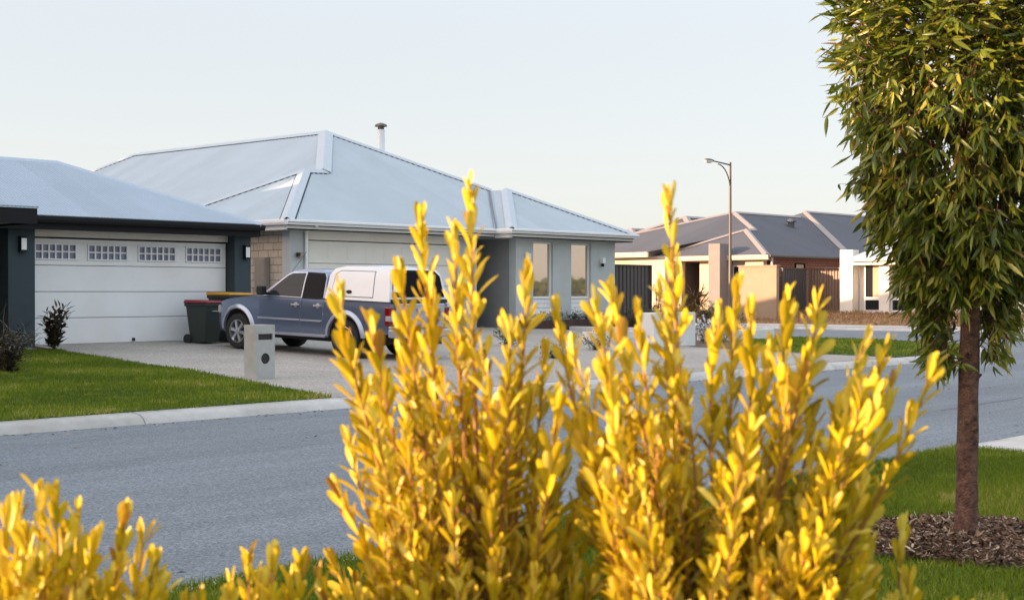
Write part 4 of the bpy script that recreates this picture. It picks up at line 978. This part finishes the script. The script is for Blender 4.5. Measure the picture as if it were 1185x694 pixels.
for s in (1, -1):
    ft = lambda x, z: tw(z)
    fd_ = [(1.235, .42), (2.36, .42), (2.44, .70), (2.40, 1.075), (1.215, 1.085)]
    rd_ = [(.60, 1.085), (.585, .80), (.62, .60), (.70, .42), (1.215, .42), (1.195, 1.085)]
    fdo = sidepanel(fd_, .006, .02, half, s, 'door', M['paint'], bevel=.006)
    rdo = sidepanel(rd_, .006, .02, half, s, 'door', M['paint'], bevel=.006)
    # frames (bright pillars) and side glass
    for poly, par, gl in (([(2.30, 1.135), (1.76, 1.545), (1.66, 1.585), (1.29, 1.60), (1.25, 1.125)], fdo, 'clear'), ([(1.19, 1.125), (1.225, 1.60), (.80, 1.58), (.73, 1.50), (.665, 1.13)], rdo, 'tint')):
        c = Vector((sum(p[0] for p in poly)/len(poly), sum(p[1] for p in poly)/len(poly)))
        big = [tuple(c+(Vector(p)-c)*1.0+ (Vector(p)-c).normalized()*.035) for p in poly]
        fr = sidepanel(big, .008, .02, ft, s, 'window_frame', M['paint_pale'] if gl == 'clear' else M['trim_black'], par, bevel=.004)
        sidepanel(poly, .013, .012, ft, s, 'window', M[gl], par, bevel=0)
    for x, par in ((1.36, fdo), (.74, rdo)):
        h = MB(); y = s*half(x, .98)
        h.box(x-.10, x+.10, y+s*.012, y+s*.045, .955, .99).box(x-.10, x-.075, y, y+s*.012, .95, .99).box(x+.075, x+.10, y, y+s*.012, .95, .99)
        h.lathe([(.055, 0), (.05, s*.008)], (x, y+s*.006, .972), 'y', 16)
        ub(h, 'handle', M['silver'], par, bevel=.008)
    # protective strip
    sidepanel([(.64, .655), (1.21, .655), (1.21, .69), (.60, .69)], .02, .03, half, s, 'trim_strip', M['paint_pale'], rdo)
    sidepanel([(1.235, .655), (2.42, .655), (2.44, .69), (1.235, .69)], .02, .03, half, s, 'trim_strip', M['paint_pale'], fdo)
    sidepanel([(.52, .36), (2.56, .35), (2.56, .405), (.52, .415)], .03, .08, half, s, 'sill', M['paint_pale'])
    # flared wheel arches
    for cx in (0, WB):
        ro_, ri = .535, .445
        A_ = np.linspace(R(-4), R(184), 25); bm = bmesh.new(); rg = []
        for q in A_:
            p = []
            for r, o in ((ri, -.03), (ri, .035), (ri+.03, .05), (ro_-.03, .035), (ro_, .0)):
                x, z = cx+r*math.cos(q), .385+r*math.sin(q); zc = min(max(z, .4), 1.1)
                p.append(bm.verts.new((x, s*(half(min(x, 3.5), zc)+o), max(z, .40))))
            rg.append(p)
        for a, b in zip(rg, rg[1:]):
            for k in range(4): bm.faces.new((a[k], a[k+1], b[k+1], b[k]))
        bmesh.ops.recalc_face_normals(bm, faces=bm.faces)
        bmobj(bm, 'wheel_arch', M['paint_pale'], smooth=50)
    # mirror
    mr = MB(); y = s*(tw(1.15)); mr.box(2.14, 2.30, y+s*.09, y+s*.26, 1.14, 1.33); mi = ub(mr, 'mirror', M['black'], bevel=.04, seg=3)
    ub(MB().box(2.19, 2.25, y-s*.02, y+s*.10, 1.15, 1.19), 'mirror_arm', M['black'], mi)
    # tail light
    tl = MB(); ya = s*.865; tl.box(-1.175, -1.02, ya-s*.17, ya+s*.004, .66, 1.02); t_ = ub(tl, 'tail_light', M['red_lens'], bevel=.03, seg=3)
    ub(MB().box(-1.185, -1.06, ya-s*.12, ya+s*.010, .745, .85), 'reversing_lens', M['clear_lens'], t_, bevel=.015)
    # headlight
    hl = MB(); hl.box(3.55, 3.80, s*.50, s*.76, .70, .88); ub(hl, 'headlight', M['clear_lens'], bevel=.05, seg=3)
# windscreen, cab rear window
def tri(name, pts, m, par=UT): 
    n = (Vector(pts[1])-Vector(pts[0])).cross(Vector(pts[2])-Vector(pts[0])).normalized()
    if n.x*(1 if pts[0][0] > 1 else -1) < 0: n = -n
    return ub(MB().prism([Vector(p)+n*.004 for p in pts], [Vector(p)+n*.014 for p in pts]), name, m, par)
tri('windscreen', [(2.44, -.72, 1.12), (2.44, .72, 1.12), (1.84, .60, 1.555), (1.84, -.60, 1.555)], M['clear'], cabo)
# canopy over the tub
cz = lambda z: .845-.13*max(0, (z-1.12))/.62-.05*max(0, (z-1.55)/.22)**2
can = [(-1.12, 1.11), (-1.10, 1.30), (-1.02, 1.64), (-.94, 1.73), (-.5, 1.77), (.2, 1.76), (.44, 1.71), (.53, 1.58), (.575, 1.12)]
bm = sidebody(can, [1.2, 1.3, 1.4, 1.5, 1.6, 1.7, 1.76], [-.7, -.2, .2], lambda x, z: cz(z))
for v in bm.verts:
    if v.co.z > 1.7: v.co.z += .03*(1-(v.co.y/.65)**2)
cano = bmobj(bm, 'canopy', M['canopy'], bevel=.05, smooth=40, seg=3)
for s in (1, -1):
    fc = lambda x, z: cz(z)
    sidepanel([(-.70, 1.17), (.44, 1.17), (.38, 1.60), (.26, 1.68), (-.66, 1.68)], .002, .012, fc, s, 'seam', M['seam'], cano, bevel=0)
    p = sidepanel([(-.685, 1.185), (.425, 1.185), (.365, 1.595), (.25, 1.665), (-.645, 1.665)], .008, .012, fc, s, 'side_hatch', M['canopy'], cano, bevel=.004)
    h = MB(); h.T = Matrix.Translation((-.06, s*(cz(1.27)+.012), 1.27)) @ Matrix.Diagonal((1, 1, .5, 1)); h.lathe([(.075, 0), (.06, s*.022)], (0, 0, 0), 'y', 20); ub(h, 'latch', M['black'], p)
    sidepanel([(-1.10, 1.10), (.57, 1.10), (.57, 1.125), (-1.10, 1.125)], .012, .03, half, s, 'rail_seal', M['black'], cano, bevel=.003)
# rear glass wraps most of the back
tri('rear_window', [(-1.108, -.745, 1.20), (-1.108, .745, 1.20), (-1.035, .68, 1.60), (-.985, .56, 1.71), (-.985, -.56, 1.71), (-1.035, -.68, 1.60)], M['tint'], cano)
ub(MB().box(-1.16, -1.11, -.80, .80, 1.095, 1.16), 'window_sill', M['black'], cano, bevel=.01)
tg = ub(MB().box(-1.185, -1.12, -.70, .70, .62, 1.085), 'tailgate', M['paint_pale'], bevel=.02)
ub(MB().box(-1.22, -1.18, -.13, .13, .93, 1.0), 'handle', M['silver'], tg, bevel=.012)
ub(MB().lathe([(.05, -1.186), (.045, -1.20)], (0, 0, .82), 'x', 20), 'emblem', M['alloy'], tg)
bp = ub(MB().box(-1.36, -1.12, -.86, .86, .44, .60).box(-1.30, -1.12, -.86, -.5, .60, .66).box(-1.30, -1.12, .5, .86, .60, .66), 'rear_bumper', M['paint_pale'], bevel=.03, seg=3)
pl = ub(MB().box(-1.372, -1.362, -.19, .19, .475, .585), 'number_plate', M['plate'], bp)
ub(MB().box(-1.30, -.55, -.5, .5, .30, .46).box(-.6, 3.5, -.45, .45, .26, .42), 'chassis', M['black'])
ub(MB().box(3.78, 3.90, -.62, .62, .36, .62), 'front_bumper', M['paint'], bevel=.04, seg=3)
ub(MB().box(3.74, 3.84, -.42, .42, .68, .86), 'grille', M['alloy'], bevel=.02)
ub(MB().tube([(1.72, .62, 1.62), (1.35, .60, 2.02)], .004, 6), 'antenna', M['black'])
ub(MB().box(-.42, .42, -.74, .74, .36, 1.0).box(2.65, 3.45, -.70, .70, .40, .92), 'wheel_well', M['black'])
ub(MB().box(-.50, -.47, .60, .84, .14, .50), 'mud_flap', M['black']); ub(MB().box(-.50, -.47, -.84, -.60, .14, .50), 'mud_flap', M['black'])
def wheel(cx, s):
    y = s*.75
    w_ = MB().lathe([(.235, .12), (.235, -.12), (.30, -.125), (.345, -.115), (WR, -.085), (WR, .085), (.345, .115), (.30, .125), (.235, .12)], (cx, y, WR), 'y', 40, caps=False)
    t_ = ub(w_, 'wheel', M['rubber'], smooth=35)
    rm = MB(); o = s*.10
    rm.lathe([(.24, s*-.10), (.24, s*.115), (.222, s*.12), (.215, s*.09), (.212, s*.02)], (cx, y, WR), 'y', 40, caps=False)
    for k in range(6):
        q = 2*math.pi*k/6+.2; c, n_ = math.cos(q), math.sin(q)
        def P(r, w, h): return (cx+c*r-n_*w, y+s*h, WR+n_*r+c*w)
        rm.prism([P(.03, -.030, .05), P(.03, .030, .05), P(.225, .045, .05), P(.225, -.045, .05)], [P(.03, -.026, .118), P(.03, .026, .118), P(.222, .034, .10), P(.222, -.034, .10)])
    rm.lathe([(.06, s*.05), (.06, s*.122), (.04, s*.13)], (cx, y, WR), 'y', 20)
    ub(rm, 'rim', M['alloy'], t_, smooth=35)
    ub(MB().lathe([(.21, s*.0), (.21, s*.02)], (cx, y, WR), 'y', 24), 'brake_disc', M['lamp_pole'], t_)
for cx in (0, WB):
    for s in (1, -1): wheel(cx, s)
# ================================================================== wheelie bins
def bin_(label, u, v, z, h, w_, lid, rot):
    B_ = thing('wheelie_bin', label, 'wheelie bin', (u, v, z), rot, 'wheelie bins by the garage')
    def lb(mb, n, m, p=B_, **k): return mb.build(n, m, p, local=True, **k)
    b = .40*w_; t = .5*w_; hb = h*.90; d = w_*1.15
    m = MB().prism([(-b, -.36*d, .03), (b, -.36*d, .03), (b, .30*d, .03), (-b, .30*d, .03)], [(-t, -.5*d, hb), (t, -.5*d, hb), (t, .45*d, hb), (-t, .45*d, hb)])
    m.box(-t-.02, t+.02, -.5*d-.02, .45*d+.02, hb-.06, hb)
    bo = lb(m, 'body', M['bin_green'], bevel=.02)
    l = MB().prism([(-t-.03, -.5*d-.04, hb+.004), (t+.03, -.5*d-.04, hb+.004), (t+.03, .5*d, hb+.004), (-t-.03, .5*d, hb+.004)], [(-t-.01, -.5*d-.02, hb+.05), (t+.01, -.5*d-.02, hb+.05), (t+.01, .5*d, hb+.075), (-t-.01, .5*d, hb+.075)])
    lo_ = lb(l, 'lid', lid, bevel=.02)
    lb(MB().tube([(-t*.8, .56*d, hb+.01), (t*.8, .56*d, hb+.01)], .016, 8).box(-t*.8, -t*.7, .44*d, .56*d, hb-.01, hb+.02).box(t*.7, t*.8, .44*d, .56*d, hb-.01, hb+.02), 'handle', M['bin_green'])
    lb(MB().box(-.09, .09, -.5*d-.035+.018, -.5*d+.03, hb-.17, hb-.15), 'label_strip', M['silver'], bo)
    for s in (-1, 1):
        lb(MB().lathe([(.02, s*(b-.01)), (.10, s*(b-.01)), (.10, s*(b+.05)), (.02, s*(b+.05))], (0, .38*d, .10), 'x', 20), 'wheel', M['rubber'])
u1 = ufor(236, 24.75); u2 = ufor(264, 24.95)
bin_('dark green wheelie bin with a red lid standing left of the yellow lidded bin', u1, 24.75, float(farz(u1, 24.7)), .93, .53, M['bin_red'], R(12))
bin_('taller wheelie bin with a yellow lid partly behind the pickup', u2, 24.92, float(farz(u2, 24.9)), 1.10, .62, M['bin_yellow'], R(6))
# ================================================================== street tree
TB = Vector((TREE[0], TREE[1], .14))
ST = thing('street_tree', 'young gum tree with a slender brown trunk and drooping leaves in a mulch ring', 'tree', TB)
def bez(p0, p1, p2, n): return [p0*(1-t)**2+p1*2*t*(1-t)+p2*t*t for t in np.linspace(0, 1, n)]
tr = MB()
pts = [TB+Vector((0, 0, -.05)), TB+Vector((.0, 0, .05)), TB+Vector((.003, 0, .35)), TB+Vector((.012, -.004, .8)), TB+Vector((.02, -.012, 1.3)), TB+Vector((.03, -.02, 1.7)), TB+Vector((.01, 0, 2.3)), TB+Vector((.05, .03, 3.0)), TB+Vector((.02, 0, 3.9))]
fine = []
for a, b in zip(pts, pts[1:]): fine += [a+(b-a)*t for t in np.linspace(0, 1, 9)[:-1]]
fine.append(pts[-1])
rad = [float(np.interp(p.z-TB.z, [-.05, .0, .12, .35, .8, 1.3, 1.7, 2.6, 3.9], [.088, .072, .063, .058, .055, .051, .047, .033, .01])) for p in fine]
tr.tube(fine, rad, 24)
trunk = tr.build('trunk', M['bark'], ST, smooth=60)
bm = bmesh.new(); bm.from_mesh(trunk.data)
from mathutils import noise as mn
for v in bm.verts:       # lumpy bark with small knots
    q = v.co; n_ = mn.noise(Vector((q.x*14, q.y*14, q.z*5)))*.006+mn.noise(Vector((q.x*40, q.y*40, q.z*16)))*.0025
    ax = Vector((q.x, q.y, 0))
    if ax.length > 1e-4: v.co += ax.normalized()*n_
bm.to_mesh(trunk.data); bm.free()
for a_, z in ((2.4, 1.28), (4.2, .62), (3.6, 1.02), (5.6, .9)):
    c = TB+Vector((.056*math.cos(a_)+.01, .056*math.sin(a_), z)); kn = MB(); kn.tube([c, c+Vector((math.cos(a_), math.sin(a_), .5))*.025], [.016, .006], 8); kn.build('knot', M['bark'], trunk, smooth=60)
RZ = ([1.12, 1.3, 1.5, 1.72, 1.95, 2.25, 2.6, 3.1, 3.6, 4.1, 4.5], [.15, .19, .27, .40, .53, .63, .685, .69, .63, .5, .2])
def crown_r(z, a):
    lob = 1+.10*math.sin(3*a+z*2.1)+.07*math.sin(7*a-z*4)+.05*math.sin(11*a+z*9)
    # the low fringe hangs on the street side, the underside near the trunk is open
    return float(np.interp(z, *RZ))*lob
lm = MB(); tw_P, tw_d = [], []
limbs = []
for i in range(34):
    z0 = random.uniform(1.45, 3.5); a = i*2.4+random.uniform(-.4, .4); ze_ = min(4.3, z0+random.uniform(.25, .8)); r_e = crown_r(ze_, a)*.8
    s = Vector((TREE[0], TREE[1], z0)); e = Vector((TREE[0]+r_e*math.cos(a), TREE[1]+r_e*math.sin(a), ze_))
    P = bez(s, s+Vector((math.cos(a)*r_e*.4, math.sin(a)*r_e*.4, .45)), e, 8); lm.tube(P, list(np.linspace(.016, .004, 8)), 6); limbs.append(P)
NT = 8200; LP, LD, LU, LL, LW, LT = [], [], [], [], [], []
for i in range(NT):
    z = random.uniform(1.12, 4.4) if i > 900 else random.uniform(1.3, 3.2)
    a = random.uniform(0, 2*math.pi)
    rr = crown_r(z, a)*math.sqrt(random.uniform(.12, 1.0))
    if random.random() < .04: rr *= 1.13
    # low hanging curtain: leave out the side towards the camera right below the fork
    lx = (math.cos(a)*CS-math.sin(a)*SN)*rr      # offset to picture right
    if z < 1.5 and abs(lx-.03) < .10: continue
    if z < 1.36 and lx > .30: continue
    if z < 1.50 and lx > 0 and random.random() < .45: continue
    c = Vector((TREE[0]+rr*math.cos(a), TREE[1]+rr*math.sin(a), z))
    if mn.noise(c*3.1) < -.24: continue
    o = Vector((math.cos(a), math.sin(a), 0))
    droop = .25 if z > 2.7 else .8
    td = (o*random.uniform(.4, 1.0)+Vector((0, 0, random.uniform(-1, .35)*droop+(.35 if z > 2.7 else -.2)))+Vector(rng.normal(0, .35, 3))).normalized()
    L_ = random.uniform(.10, .22); st = c-td*L_*.5
    lm.tube([st, c, st+td*L_], [.0028, .002, .001], 3, caps=False)
    tone = random.gauss(0, .12)
    for k in range(random.randint(4, 7)):
        t = random.uniform(.15, 1); q = st+td*(L_*t)
        dn = -1.0 if z < 2.6 else -.55
        d_ = td*.5+o*random.uniform(-.1, .5)+Vector((random.gauss(0, .55), random.gauss(0, .55), dn*random.uniform(.3, 1.2)+(.3 if z > 3 else 0)))
        LP.append(q); LD.append(d_); LU.append(rng.normal(size=3)); LL.append(random.uniform(.06, .13)); LW.append(random.uniform(.014, .027)); LT.append(min(1, max(0, random.random()*.8+.1+tone)))
lm.build('limbs', M['bark'], ST, smooth=60, fixn=False)
leaves('crown', np.array([tuple(p) for p in LP]), np.array([tuple(p) for p in LD]), np.array(LU), np.array(LL), np.array(LW), M['tree_leaf'], ST, LANCE, rng.uniform(.05, .3, len(LP)), .22, np.array(LT))
print('tree leaves', len(LP))
# ================================================================== golden shrubs in the foreground
def shrub(label, root_px, D, tips, nfill, fan, seed, leafL=.041, leafW=.0120, core_y=780, low=720, dz=.18):
    rs = random.Random(seed)
    ra = at(root_px, 1000, D); base = Vector((ra.x, ra.y, .12))
    S = thing('shrub', label, 'shrub', base, 0, 'golden shrubs in the foreground')
    sm = MB(); P, Dd, U, Ls, Ws, Ts = [], [], [], [], [], []
    core = at(root_px, core_y, D)
    shoots = []
    xs = sorted(t[0] for t in tips)
    tips = [(x, y+(16 if core_y == 780 else 30)) for x, y in tips]
    for (x, y) in tips: shoots.append((x, y, D+rs.uniform(-dz*.7, dz*.7), 1))
    tipsx = [t[0] for t in tips]; 
    def env(x):     # height of the envelope at picture column x
        near = sorted(tips, key=lambda t: abs(t[0]-x))[:3]
        return sum(t[1] for t in near)/len(near)
    for i in range(nfill):
        tx, ty = rs.choice(tips); q = .06+.76*math.sqrt(rs.random())
        x = tx+(root_px-tx)*q*.62+rs.gauss(0, 16); y = ty+(core_y-ty)*q
        if y < 445 and (783 < x < 840 or 660 < x < 700): continue
        shoots.append((x, min(y, low+40), D+rs.uniform(-dz, dz), 0))
    for (x, y, d, main) in shoots:
        tip = at(x, y, d)
        # foot of the shoot: on the way from the core, lower and closer to the middle
        f = rs.uniform(.45, .72)
        ln = rs.uniform(150, 260)
        fx = x+(root_px-x)*min(1, ln/max(60, core_y-y))*fan; fy = y+ln
        foot = at(fx, fy, D+(d-D)*.6)
        mid = (foot+tip)*.5+Vector((rs.gauss(0, .008), rs.gauss(0, .008), .01))+(Vector((tip.x-foot.x, tip.y-foot.y, 0)))*.14
        C = bez(foot, mid, tip, 12)
        sm.tube(C, list(np.linspace(.0034, .0012, 12)), 5, caps=False)
        if main or rs.random() < .5:
            j = at(root_px+(fx-root_px)*.35, max(fy+60, core_y), D)
            sm.tube(bez(foot, (foot+j)*.5+Vector((0, 0, -.03)), j, 5), list(np.linspace(.0036, .006, 5)), 5, caps=False)
        Ltot = sum((C[i+1]-C[i]).length for i in range(11)); step = .0062
        n = int(Ltot/step); ph = rs.uniform(0, 6.28); hue = rs.gauss(0, .10)
        for k in range(n+4):
            t = min(1, .06+.94*k/n)
            if k < n and rs.random() < .12: continue
            i = min(10, int(t*11)); fr = t*11-i; q = C[i]+(C[min(11, i+1)]-C[i])*min(1, fr)
            ax = (C[min(11, i+1)]-C[i]).normalized()
            s1 = ax.cross(Vector((0, 0, 1)))
            if s1.length < .1: s1 = ax.cross(Vector((1, 0, 0)))
            s1.normalize(); s2 = ax.cross(s1)
            a = ph+k*2.39996; rad = s1*math.cos(a)+s2*math.sin(a)
            ang = R(float(np.interp(t, [0, .6, .9, 1], [36, 23, 14, 7])))*(1 if main else 1.55)+rs.gauss(0, .12)
            dl = ax*math.cos(ang)+rad*math.sin(ang)
            P.append(tuple(q+rad*.002)); Dd.append(tuple(dl)); U.append(tuple(ax-dl*ax.dot(dl)+Vector((rs.gauss(0, .4), rs.gauss(0, .4), rs.gauss(0, .4)))))
            sz = float(np.interp(t, [0, .3, .8, 1], [.85, 1, 1, .8]))*rs.uniform(.5, 1.2)*(1 if main else .90)
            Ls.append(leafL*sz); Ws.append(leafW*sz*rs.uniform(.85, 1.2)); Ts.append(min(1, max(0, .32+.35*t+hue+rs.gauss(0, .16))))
    for k in range(9):      # stems down to the ground
        a = rs.uniform(0, 6.28); j = at(root_px+rs.uniform(-70, 70), core_y+rs.uniform(0, 40), D+rs.uniform(-.1, .1))
        g_ = base+Vector((math.cos(a)*.04, math.sin(a)*.04, -.02))
        sm.tube(bez(g_, (g_+j)*.5+Vector((math.cos(a)*.06, math.sin(a)*.06, 0)), j, 7), list(np.linspace(.011, .006, 7)), 6, caps=False)
    sm.build('stems', M['stem'], S, smooth=60, fixn=False)
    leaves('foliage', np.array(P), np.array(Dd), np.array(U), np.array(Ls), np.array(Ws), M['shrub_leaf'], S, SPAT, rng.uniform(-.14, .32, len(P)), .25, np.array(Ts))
    print(label, len(P)); return S
T1 = [(544, 213), (487, 248), (526, 258), (464, 308), (393, 330), (400, 380), (432, 362), (464, 373), (609, 308), (590, 369), (405, 502), (418, 445), (440, 445), (500, 330), (535, 330), (560, 400), (395, 560), (388, 640), (372, 662), (600, 430), (630, 400), (570, 470), (640, 560), (655, 610), (665, 650), (645, 455), (660, 490), (678, 530), (690, 575), (700, 620)]
shrub('tallest golden leaved shrub in the middle of the foreground', 565, 2.0, T1, 150, .62, 3)
T2 = [(775, 222), (708, 332), (645, 349), (775, 364), (829, 360), (852, 328), (868, 350), (910, 342), (946, 335), (1000, 385), (1022, 395), (1078, 415), (740, 360), (690, 345), (665, 400), (975, 460), (1000, 440), (965, 505), (990, 430), (960, 560), (985, 560), (700, 420), (890, 390), (930, 410), (672, 470), (690, 530), (712, 480), (720, 580), (1012, 450), (985, 515), (1032, 432), (940, 470), (955, 535), (915, 450)]
shrub('wide golden shrub with dark green shaded side right of the tallest shrub', 820, 1.9, T2, 260, .62, 5)
T3 = [(46, 545), (20, 566), (5, 572), (90, 564), (64, 560), (141, 582), (165, 598), (176, 630), (183, 655), (110, 600), (-20, 560), (-50, 580), (75, 590), (30, 600)]
shrub('dense golden shrub filling the lower left corner', 55, 1.75, T3, 210, .55, 8, core_y=860, low=760)
T4 = [(287, 624), (314, 629), (349, 630), (267, 653), (233, 676), (216, 682), (335, 650), (300, 650), (255, 690)]
shrub('small golden shrub tip between the lower left shrub and the tallest shrub', 290, 1.9, T4, 40, .55, 9, core_y=850, low=760)
T5 = [(985, 594), (1003, 605), (1044, 590), (1051, 652), (1030, 680), (964, 650), (950, 665), (1060, 675), (1010, 660), (1100, 685), (1120, 690)]
shrub('low sparse golden shrub sprigs in front of the mulch ring', 1010, 2.0, T5, 16, .5, 12, core_y=860, low=760)
# ================================================================== garden plants
def plant(name, label, cat, c, h, r, n, lL, lW, lm_, shape=OVAL, stems=6, group=None, up=.6, blossom=0, sm=None):
    c = Vector(c); S = thing(name, label, cat, c, 0, group); m = MB()
    P, Dd = [], []
    for i in range(stems):
        a = i*2.4+random.uniform(-.3, .3); rr = r*random.uniform(.25, .85); hh = h*random.uniform(.65, .98)
        e = c+Vector((rr*math.cos(a), rr*math.sin(a), hh)); B = bez(c+Vector((0, 0, -.03)), c+Vector((rr*.35*math.cos(a), rr*.35*math.sin(a), hh*.6)), e, 6)
        m.tube(B, list(np.linspace(.012*h+.003, .003, 6)), 5, caps=False)
        for k in range(n//stems):
            t = random.uniform(.12, 1); j = min(4, int(t*5)); q = B[j]+(B[j+1]-B[j])*(t*5-j)
            w_ = Vector(rng.normal(0, r*.16, 3)); P.append(tuple(q+w_)); o = Vector((math.cos(a+random.gauss(0, 1.2)), math.sin(a+random.gauss(0, 1.2)), up+random.gauss(0, .4))); Dd.append(tuple(o))
    m.build('stems', sm or M['darkstem'], S, smooth=60, fixn=False)
    P = np.array(P); n_ = len(P)
    P[:, 2] = np.maximum(P[:, 2], c.z+.02)
    leaves('foliage', P, np.array(Dd), np.tile([0, 0, 1.], (n_, 1))+.5*rdir(n_), lL*rng.uniform(.6, 1.2, n_), lW*rng.uniform(.7, 1.2, n_), lm_, S, shape, .2, .2)
    if blossom:
        k = rng.integers(0, n_, blossom); Q = P[k]+rdir(blossom)*.04+np.array([-.03, -.06, .05])
        leaves('flowers', np.repeat(Q, 4, 0), rdir(blossom*4), rdir(blossom*4), .045, .045, M['petal'], S, OVAL, .1, .1)
    return S
plant('magnolia', 'small dark leaved magnolia shrub in front of the white garage door', 'shrub', (13.75, 24.15, float(farz(13.75, 24.15))), .80, .30, 300, .16, .065, M['dark_leaf'], stems=7, up=.9)
plant('shrub', 'dark bushy shrub at the left edge of the lawn', 'shrub', (10.75, 20.2, float(farz(10.7, 20.2))), .62, .50, 900, .08, .03, M['dark_leaf'], stems=12, up=.3)
plant('shrub', 'taller lime green leafy plant behind the dark bushy shrub at the left edge', 'shrub', (10.35, 21.2, float(farz(10.3, 21.2))), 1.12, .35, 260, .15, .05, M['lime_leaf'], stems=7, up=.2)
m_ = plant('strappy_plant', 'reddish strappy plant leaning behind the dark bushy shrub', 'plant', (10.85, 20.6, float(farz(10.9, 20.6))), .5, .5, 60, .6, .03, M['dark_leaf'], BLADE, 5, up=1.2)
W = [(30.0, 26.42), (30.75, 26.45), (31.5, 26.42), (32.2, 26.45), (32.9, 26.42)]
for i, (u, v) in enumerate(W):
    plant('shrub', ['low dark shrub at the left end of the bed under the tall windows', 'low dark shrub under the left tall window', 'low dark shrub between the two tall windows', 'low dark shrub under the right tall window', 'low dark shrub at the right end of the bed under the tall windows'][i], 'shrub', (u, v, .52), .44, .36, 420, .07, .032, M['green_leaf'], stems=9, up=.5, group='low shrubs under the tall windows', blossom=10)
plant('flowering_shrub', 'white flowering shrub right beside the numbered white letterbox', 'shrub', (ufor(816, 20.2), 20.2, .2), .62, .34, 420, .06, .03, M['green_leaf'], stems=10, up=.4, blossom=170, group='white flowering shrubs')
plant('flowering_shrub', 'second white flowering shrub further right from the letterbox', 'shrub', (ufor(838, 20.4), 20.4, .18), .50, .42, 420, .06, .03, M['green_leaf'], stems=10, up=.3, blossom=150, group='white flowering shrubs')
plant('shrub', 'small dark tuft in the paved front yard nearest the pickup', 'shrub', (ufor(588, 21.5), 21.5, float(farz(23, 21.5))), .42, .38, 420, .08, .03, M['green_leaf'], stems=9, up=.6, group='low tufts in the front yard')
plant('shrub', 'low tuft with pale flowers in the paved front yard near the kerb', 'shrub', (ufor(640, 18.2), 18.2, float(farz(22, 18.2))), .26, .36, 360, .06, .03, M['green_leaf'], stems=9, up=.4, blossom=40, group='low tufts in the front yard')
plant('shrub', 'olive tuft in the paved front yard left of the numbered letterbox', 'shrub', (ufor(690, 19.5), 19.5, float(farz(25, 19.5))), .30, .40, 360, .06, .03, M['olive_leaf'], stems=9, up=.4, group='low tufts in the front yard')
lab = ['olive shrub behind the planter wall closest to the two tall windows', 'olive shrub behind the planter wall in front of the charcoal fence', 'olive shrub behind the planter wall left of the letterbox', 'broad olive shrub directly behind the numbered letterbox', 'olive shrub to the right behind the white flowers', 'rightmost olive shrub of the row beyond the white flowers']
for i, (x, v, h) in enumerate([(715, 26.2, .55), (735, 25.4, .75), (757, 24.8, .85), (785, 24.2, .85), (818, 23.6, .80), (848, 22.8, .75)]):
    u = ufor(x, v); plant('shrub', lab[i], 'shrub', (u, v, float(farz(u, v))), h, .62, 650, .08, .03, M['olive_leaf'], stems=12, up=.5, group='olive shrubs in the corner garden bed')
lab = ['low hedge shrub before the entry column of the cream house', 'low hedge shrub before the red front door', 'low hedge shrub at the foot of the grey pillar', 'low hedge shrub at the left end before the cream house', 'low hedge shrub left of the entry column']
for i, v in enumerate([39.6, 38.2, 36.7, 43.5, 41.5]):
    plant('shrub', lab[i], 'shrub', (52.9, v, float(eastz(52.9, v))), .70, .80, 500, .14, .06, M['olive_leaf'], stems=12, up=.5, group='hedge shrubs before the cream house')
plant('yucca', 'spiky dark plant beside the red front door', 'plant', (54.0, 38.0, .55), .9, .5, 120, .7, .06, M['dark_leaf'], BLADE, 6, up=.7)
plant('shrub', 'thin leafy shrub against the cream wall left of the entry column', 'shrub', (53.6, 39.9, .5), 1.5, .45, 160, .14, .05, M['olive_leaf'], stems=6, up=.5)
# street trees beyond the left edge, part of the row that shades the road
def far_tree(label, u, v, h, r, z0, n=1500, lf=.55):
    S = thing('street_tree', label, 'tree', (u, v, .12)); m = MB(); m.tube([(u, v, .05), (u+.05, v, h*.5), (u, v, h*.9)], [.14, .09, .02], 10); m.build('trunk', M['bark'], S, smooth=60)
    q = rdir(n)*(rng.random(n)**(1/2.2))[:, None]; P = q*np.array([r, r, (h-z0)/2])+np.array([u, v, (h+z0)/2])
    leaves('crown', P, rdir(n), rdir(n), lf, lf*.55, M['green_leaf'], S, OVAL, .1, .1); return S
for i, (u, h) in enumerate([(-13.2, 5.7), (-10.2, 5.9), (-7.2, 6.4), (-4.2, 6.9), (-1.2, 6.6), (1.8, 6.4)]):
    far_tree(['street tree beyond the left edge farthest along the verge', 'street tree beyond the left edge, next to the farthest', 'street tree beyond the left edge before the two storey house', 'street tree beyond the left edge past the middle of its row', 'street tree beyond the left edge next to the nearest', 'street tree beyond the left edge nearest to the lawn'][i], u, 16.0, h, 2.3, .6)

lab = ['tall backyard gum tree beyond the left edge, leftmost behind the houses', 'tall backyard gum tree beyond the left edge, second behind the houses', 'backyard gum tree beyond the left edge close behind the blue grey house', 'backyard gum tree beyond the left edge deepest in the yards']  # unseen trees added to shade the left slope of the pale roof
for i, (u, v, h, z0, r) in enumerate([(.9, 45.8, 11.2, 6.6, 2.4), (7.8, 45.8, 10.2, 6.0, 2.4), (13.4, 46.2, 9.4, 5.0, 2.2), (13.4, 49.9, 9.4, 5.0, 1.9)]):
    far_tree(lab[i], u, v, h, r, z0, 4500, .42)
